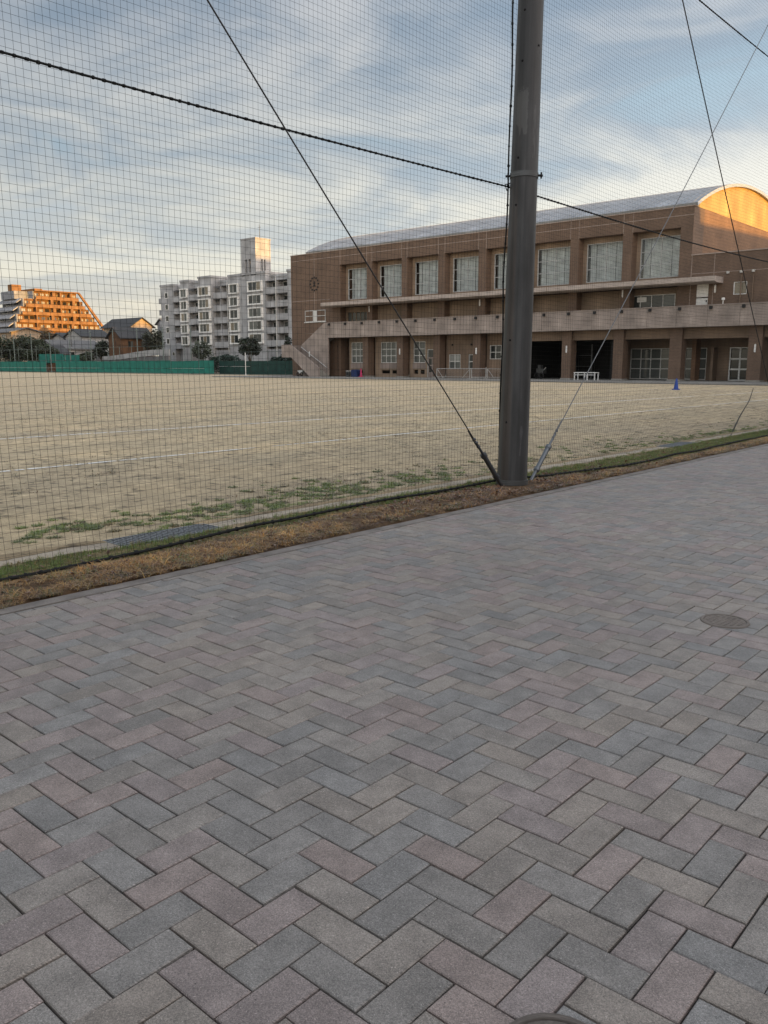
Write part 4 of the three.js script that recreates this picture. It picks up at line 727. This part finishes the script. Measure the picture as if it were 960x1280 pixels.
// ------------------------------------------------------------------ houses between
M.roofTile = mat(C(.075, .078, .085), .75, { map: scaled(tTile, 3) }); M.roofGrey = mat(C(.22, .22, .225), .8, { map: scaled(tTile, 3) });
M.brownWall = mat(C(.16, .085, .045), .85, { map: scaled(tPlain, 3) }); M.peach = mat(C(.55, .42, .30), .85, { map: scaled(tPlain, 4) }); M.paleWall = mat(C(.50, .50, .50), .85, { map: scaled(tPlain, 4) });
function house(name, label, X0, X1, U0, U1, eave, ridge, axis, wallM, roofM, wins = [], over = .6) {
  const t = thing(name, label, 'house', [(X0 + X1) / 2, 0, (U0 + U1) / 2]), mX = (X0 + X1) / 2, mU = (U0 + U1) / 2, th = .22;
  if (axis === 'X') {                                    // ridge along X
    part('wall', [bx(X0, X1, 0, eave, U0, U1), prismX([[U0, eave], [U1, eave], [mU, ridge - .1]], X0, X1)], wallM, t);
    const s = (ridge - eave) / (mU - U0); part('roof', [prismX([[U0 - over, eave - s * over], [mU, ridge], [mU, ridge + th], [U0 - over, eave - s * over + th]], X0 - over, X1 + over), prismX([[mU, ridge], [U1 + over, eave - s * over], [U1 + over, eave - s * over + th], [mU, ridge + th]], X0 - over, X1 + over)], roofM, t);
  } else {
    part('wall', [bx(X0, X1, 0, eave, U0, U1), prismU([[X0, eave], [X1, eave], [mX, ridge - .1]], U0, U1)], wallM, t);
    const s = (ridge - eave) / (mX - X0); part('roof', [prismU([[X0 - over, eave - s * over], [mX, ridge], [mX, ridge + th], [X0 - over, eave - s * over + th]], U0 - over, U1 + over), prismU([[mX, ridge], [X1 + over, eave - s * over], [X1 + over, eave - s * over + th], [mX, ridge + th]], U0 - over, U1 + over)], roofM, t);
  }
  for (const [f, a, b, y0, y1] of wins) windowAt(t, f, f === 'U' ? U0 - .04 : X1 + .04, a, b, y0, y1, { cols: 2, frame: wallM === M.brownWall ? wallM : M.alu, glass: [M.glassDark, M.glassMid] });
  return t;
}
house('brown_house', 'brown wooden house with a dark grey tiled roof', -173.2, -168, 101.9, 109.8, 7.35, 9.35, 'U', M.brownWall, M.roofTile, [['X', 103.6, 105, 5.1, 6.5], ['X', 107, 108.4, 5.1, 6.5]], .55);
house('peach_gable_house', 'house with a wide dark roof and a peach gable catching the sun', -246, -230, 143.2, 150.6, 13.0, 15.4, 'X', M.peach, M.roofTile, [['X', 145.6, 147.4, 11, 12.4]], .8);
house('pale_house', 'pale two-storey house with small windows left of the brown house', -203, -195, 107.5, 115, 8.2, 9.9, 'U', M.paleWall, M.roofTile, [['X', 108.4, 109.6, 5.6, 7.2], ['X', 112.2, 113.4, 5.6, 7.2]], .5);
house('grey_roof_house', 'low house with a broad grey roof behind the green fence', -191, -182, 94.2, 105.4, 4.9, 6.7, 'U', M.paleWall, M.roofGrey, [['X', 96, 98.4, 2.6, 4.2], ['X', 101, 103.4, 2.6, 4.2]], .6);
house('dark_roof_house', 'house with a dark ridge roof behind the low grey roof', -212, -203, 108, 117.4, 7.4, 9.2, 'U', M.paleWall, M.roofTile, [['X', 110, 112, 5.4, 6.8]], .7);
house('beige_house', 'flat beige building at the left edge behind the trees', -232, -216.6, 100, 108, 9.6, 10.6, 'X', M.peach, M.roofGrey, [['U', -222, -220, 7.6, 9]], .9);
house('small_shed', 'small dark shed with a white window among the trees at left', -176, -170, 86.5, 90.5, 3.6, 5.2, 'U', M.brownWall, M.roofTile, [['X', 87.6, 89.4, 2.2, 3.4]], .4);
house('grey_gable_house', 'grey roof end showing between the brown house and white apartments', -206.5, -203, 137.0, 141, 12.6, 13.8, 'U', M.slate, M.roofGrey, [], .6);
{
  const t = thing('guard_wall', 'white sheet guard wall on a grey retaining wall, rising to the right', 'guard wall', [-152, 0, 95]);
  part('retaining_wall', prismU([[-164, 0], [-140, 0], [-140, 3.0], [-150, 2.85], [-160, 2.3], [-164, 2.25]], 95, 95.5), M.roofGrey, t);
  const top = (x) => mix(3.0, 4.2, sstep(-164, -143, x)), bot = (x) => mix(2.25, 3.05, sstep(-162, -143, x));
  for (let x = -164; x < -140.5; x += 1.9) part('sheet_panel', prismU([[x, bot(x)], [x + 1.86, bot(x + 1.86)], [x + 1.86, top(x + 1.86)], [x, top(x)]], 94.85, 94.97), M.paleWall, t);
}
// ------------------------------------------------------------------ field fence with green windbreak sheets
M.teal = mat(C(.014, .215, .172), .8, { map: scaled(tPlain, 2.5) }); M.greenDark = mat(C(.018, .07, .06), .85, { map: scaled(tPlain, 2.5) }); M.post = mat(C(.12, .15, .145), .6, { metalness: .3 });
{
  const U = 68, t = thing('field_fence', 'long green wind-sheet fence with thin posts at the far edge of the field', 'fence', [-115, 0, U]);
  for (let x = -168; x < -90; x += 3.25) {
    const gap = x > -136 && x < -133; if (!gap) part('windbreak_sheet', bx(x + .03, x + 3.22, .12, 1.86 - rr(0, .10), U - .03 + rr(-.03, .03), U), M.teal, t);
    part('post', cyl(.035, .035, 3.9, x, 0, U + .06, 8), M.post, t);
  }
  for (let x = -168; x < -96; x += 6.5) part('tall_post', cyl(.085, .07, 6.5, x + 1.1, 0, U + .35, 8), M.post, t);
  part('rail', tube([[-168, 3.85, U + .06], [-92, 3.85, U + .06]], .025, 6), M.post, t); part('rail', tube([[-168, 6.4, U + .35], [-97, 6.1, U + .35]], .025, 6), M.post, t); part('rail', tube([[-168, .75, U - .07], [-92, .78, U - .07]], .014, 6), M.alu, t); part('rail', tube([[-168, 1.95, U + .06], [-92, 1.95, U + .06]], .02, 6), M.post, t);
  for (const [a, b] of [[-150, -146.2], [-146, -141], [-140.8, -135.5]]) part('windbreak_sheet', bx(a, b, 1.6, 3.2 - rr(0, .3), U + 6, U + 6.05), M.teal, t);
  const d = thing('garden_fence', 'dark green mesh fence below the white apartments', 'fence', [-82, 0, 70]);
  for (let x = -91.5; x < -71.5; x += 3.3) { part('mesh_panel', bx(x + .03, x + 3.25, .06, 1.75, 69.98, 70.02), M.greenDark, d); part('post', cyl(.035, .035, 3.0, x, 0, 70.1, 8), M.post, d); }
  part('rail', tube([[-91.5, 2.9, 70.1], [-72, 2.9, 70.1]], .022, 6), M.post, d); part('rail', tube([[-91.5, 1.05, 69.93], [-85, 1.05, 69.93]], .02, 6), M.alu, d);
  const p = thing('goal_post', 'thin white post standing before the dark green fence', 'post', [-81.7, 0, 66.5]); part('pole', cyl(.045, .045, 2.75, -81.7, 0, 66.5, 10), M.white, p); part('base', bx(-81.85, -81.55, -.01, .03, 66.35, 66.65), M.white, p);
  const q = thing('utility_pole', 'thin grey utility pole between the far houses', 'pole', [-180, 0, 98]); part('pole', cyl(.14, .1, 9.4, -182.6, 0, 98, 8), M.galv, q); part('crossarm', bx(-183.3, -181.9, 8.6, 8.7, 97.95, 98.05), M.galv, q);
}
// ------------------------------------------------------------------ trees
M.leaf = new THREE.MeshPhysicalMaterial({ color: C(1, 1, 1), roughness: 1, transmission: .35, thickness: 0, vertexColors: true, side: THREE.DoubleSide }); M.bark = mat(C(.10, .075, .055), .9);
function tree(name, label, X, U, crownY, rx, ry, h0, leafSize, n, tone, group, lumps = 16) {
  const t = thing(name, label, 'tree', [X, 0, U], group), L = [];
  part('trunk', [tube([[X + .25, -.1, U], [X + .12, h0 * .6, U], [X, crownY, U]], Math.max(.09, rx * .09), 8, .05), ...[0, 1, 2, 3].map((k) => tube([[X + .1, h0 * .9, U], [X + Math.cos(k * 1.7) * rx * .55, crownY + ry * .3 * (k % 2 ? 1 : -.3), U + Math.sin(k * 1.7) * rx * .55]], .06, 6, .02))], M.bark, t);
  for (let i = 0; i < lumps; i++) { const a = rr(0, 6.28), e = rr(-.75, .85), q = Math.sqrt(1 - e * e) * rr(.35, .75); L.push([X + Math.cos(a) * rx * q, crownY + e * ry * .72, U + Math.sin(a) * rx * q, rr(.28, .46), rr(.65, 1.3)]); }
  const pos = [], nor = [], col = [];
  for (let i = 0; i < n; i++) {
    const l = L[Math.floor(rnd() * lumps)], th = rr(0, 6.28), ph = Math.acos(rr(-1, 1)), rad = l[3] * Math.pow(rnd(), .4), d = [Math.sin(ph) * Math.cos(th), Math.cos(ph), Math.sin(ph) * Math.sin(th)];
    const c = [l[0] + d[0] * rad * rx, l[1] + d[1] * rad * ry, l[2] + d[2] * rad * rx], s = leafSize * rr(.5, 1.2), a = rr(0, 6.28), b = rr(-1, 1);
    const u = [Math.cos(a) * s, b * s * .6, Math.sin(a) * s], v = [-Math.sin(a) * s * .5 * rr(.6, 1), rr(-.5, .5) * s, Math.cos(a) * s * .5], k = l[4] * rr(.7, 1.3);
    for (const [p, q] of [[-1, 0], [0, -1], [1, 0], [-1, 0], [1, 0], [0, 1]]) { pos.push(c[0] + u[0] * p + v[0] * q, c[1] + u[1] * p + v[1] * q, -(c[2] + u[2] * p + v[2] * q)); const nl = Math.hypot(d[0], d[1] + .5, d[2]); nor.push(d[0] / nl, (d[1] + .5) / nl, -d[2] / nl); col.push(tone[0] * k, tone[1] * k, tone[2] * k); }
  }
  const g = new THREE.BufferGeometry(); g.setAttribute('position', new THREE.Float32BufferAttribute(pos, 3)); g.computeVertexNormals(); g.setAttribute('color', new THREE.Float32BufferAttribute(col, 3)); g.setAttribute('uv', new THREE.Float32BufferAttribute(new Float32Array(pos.length / 3 * 2), 2));
  part('crown', g, M.leaf, t); return t;
}
const GR = [.032, .050, .022], GD = [.026, .040, .022];
tree('garden_tree', 'single round-topped tree standing before the white apartments', -92.4, 76, 3.75, 1.75, 1.5, 1.6, .2, 2600, GD);
tree('garden_tree', 'pale green tree at the left end of the dark green fence', -104.5, 77, 3.2, 1.7, 1.7, 1.0, .2, 1600, [.075, .095, .06]);
tree('garden_tree', 'dark tree close beside the left corner of the gym', -83.6, 76, 3.4, 1.2, 1.8, 1.2, .18, 1800, GD);
tree('garden_tree', 'rounded tree between the brown house and the white apartments', -163.2, 107, 6.0, 3.3, 3.3, 2.5, .32, 2400, [.06, .07, .045]);
tree('garden_tree', 'bushy dark tree in front of the brown house, at its left corner', -178.4, 103, 4.6, 2.0, 2.4, 1.5, .3, 1500, GD);
for (const [x, u, y, r, lab] of [[-188, 86, 4.2, 4.2, 'leftmost dark tree behind the green fence'], [-180.5, 87, 4.6, 4.0, 'tall dark tree behind the fence below the orange apartments'], [-173.5, 85, 3.9, 3.6, 'dark rounded tree right of the taller one behind the fence'], [-166.8, 84, 3.2, 2.7, 'lowest dark tree beside the small shed'], [-158.8, 88, 2.4, 2.0, 'small dark tree at the end of the white guard wall']]) tree('dark_tree', lab, x, u, y, r, r * .8, 1.2, .34, 3400, GR, undefined, 20);
tree('dark_tree', 'autumn-brown tree in front of the orange apartments', -190, 96, 7.0, 2.6, 2.4, 3, .3, 1400, [.11, .075, .03], undefined, 12);
function hedge(label, X0, X1, U, h, n) {
  const t = thing('hedge', label, 'hedge', [(X0 + X1) / 2, 0, U]), pos = [], nor = [], col = [], st = [];
  for (let i = 0; i < n; i++) { const f = rnd(), X = mix(X0, X1, f), top = h * (.55 + .45 * Math.sin(Math.PI * Math.min(1, f * 1.15))) * (1 + .3 * fbm(X * .8, 1, 2, 2)), y = top * Math.sqrt(rnd()), s = rr(.08, .2), a = rr(0, 6.28), uu = U + rr(-.7, .7), k = rr(.6, 1.3); for (const [p, q] of [[-1, 0], [0, -1], [1, 0], [-1, 0], [1, 0], [0, 1]]) { pos.push(X + Math.cos(a) * s * p - Math.sin(a) * s * q, y + s * .6 * q, -(uu + Math.sin(a) * s * p)); nor.push(0, .6, .8); col.push(.03 * k, .06 * k, .045 * k); } }
  for (let X = X0 + .4; X < X1; X += .9) st.push(tube([[X, 0, U], [X + .1, h * .6, U]], .04, 5, .02));
  part('stem', st, M.bark, t).userData.kind = 'stuff';
  const g = new THREE.BufferGeometry(); g.setAttribute('position', new THREE.Float32BufferAttribute(pos, 3)); g.computeVertexNormals(); g.setAttribute('color', new THREE.Float32BufferAttribute(col, 3)); g.setAttribute('uv', new THREE.Float32BufferAttribute(new Float32Array(pos.length / 3 * 2), 2)); part('foliage', g, M.leaf, t);
}
hedge('dark hedge heap behind the mesh fence, left of the round-topped tree', -105, -94.5, 78, 2.7, 3000);
hedge('dark hedge heap behind the mesh fence beside the gym corner', -90.5, -80, 78, 2.8, 3000);

renderer.render(scene, camera);
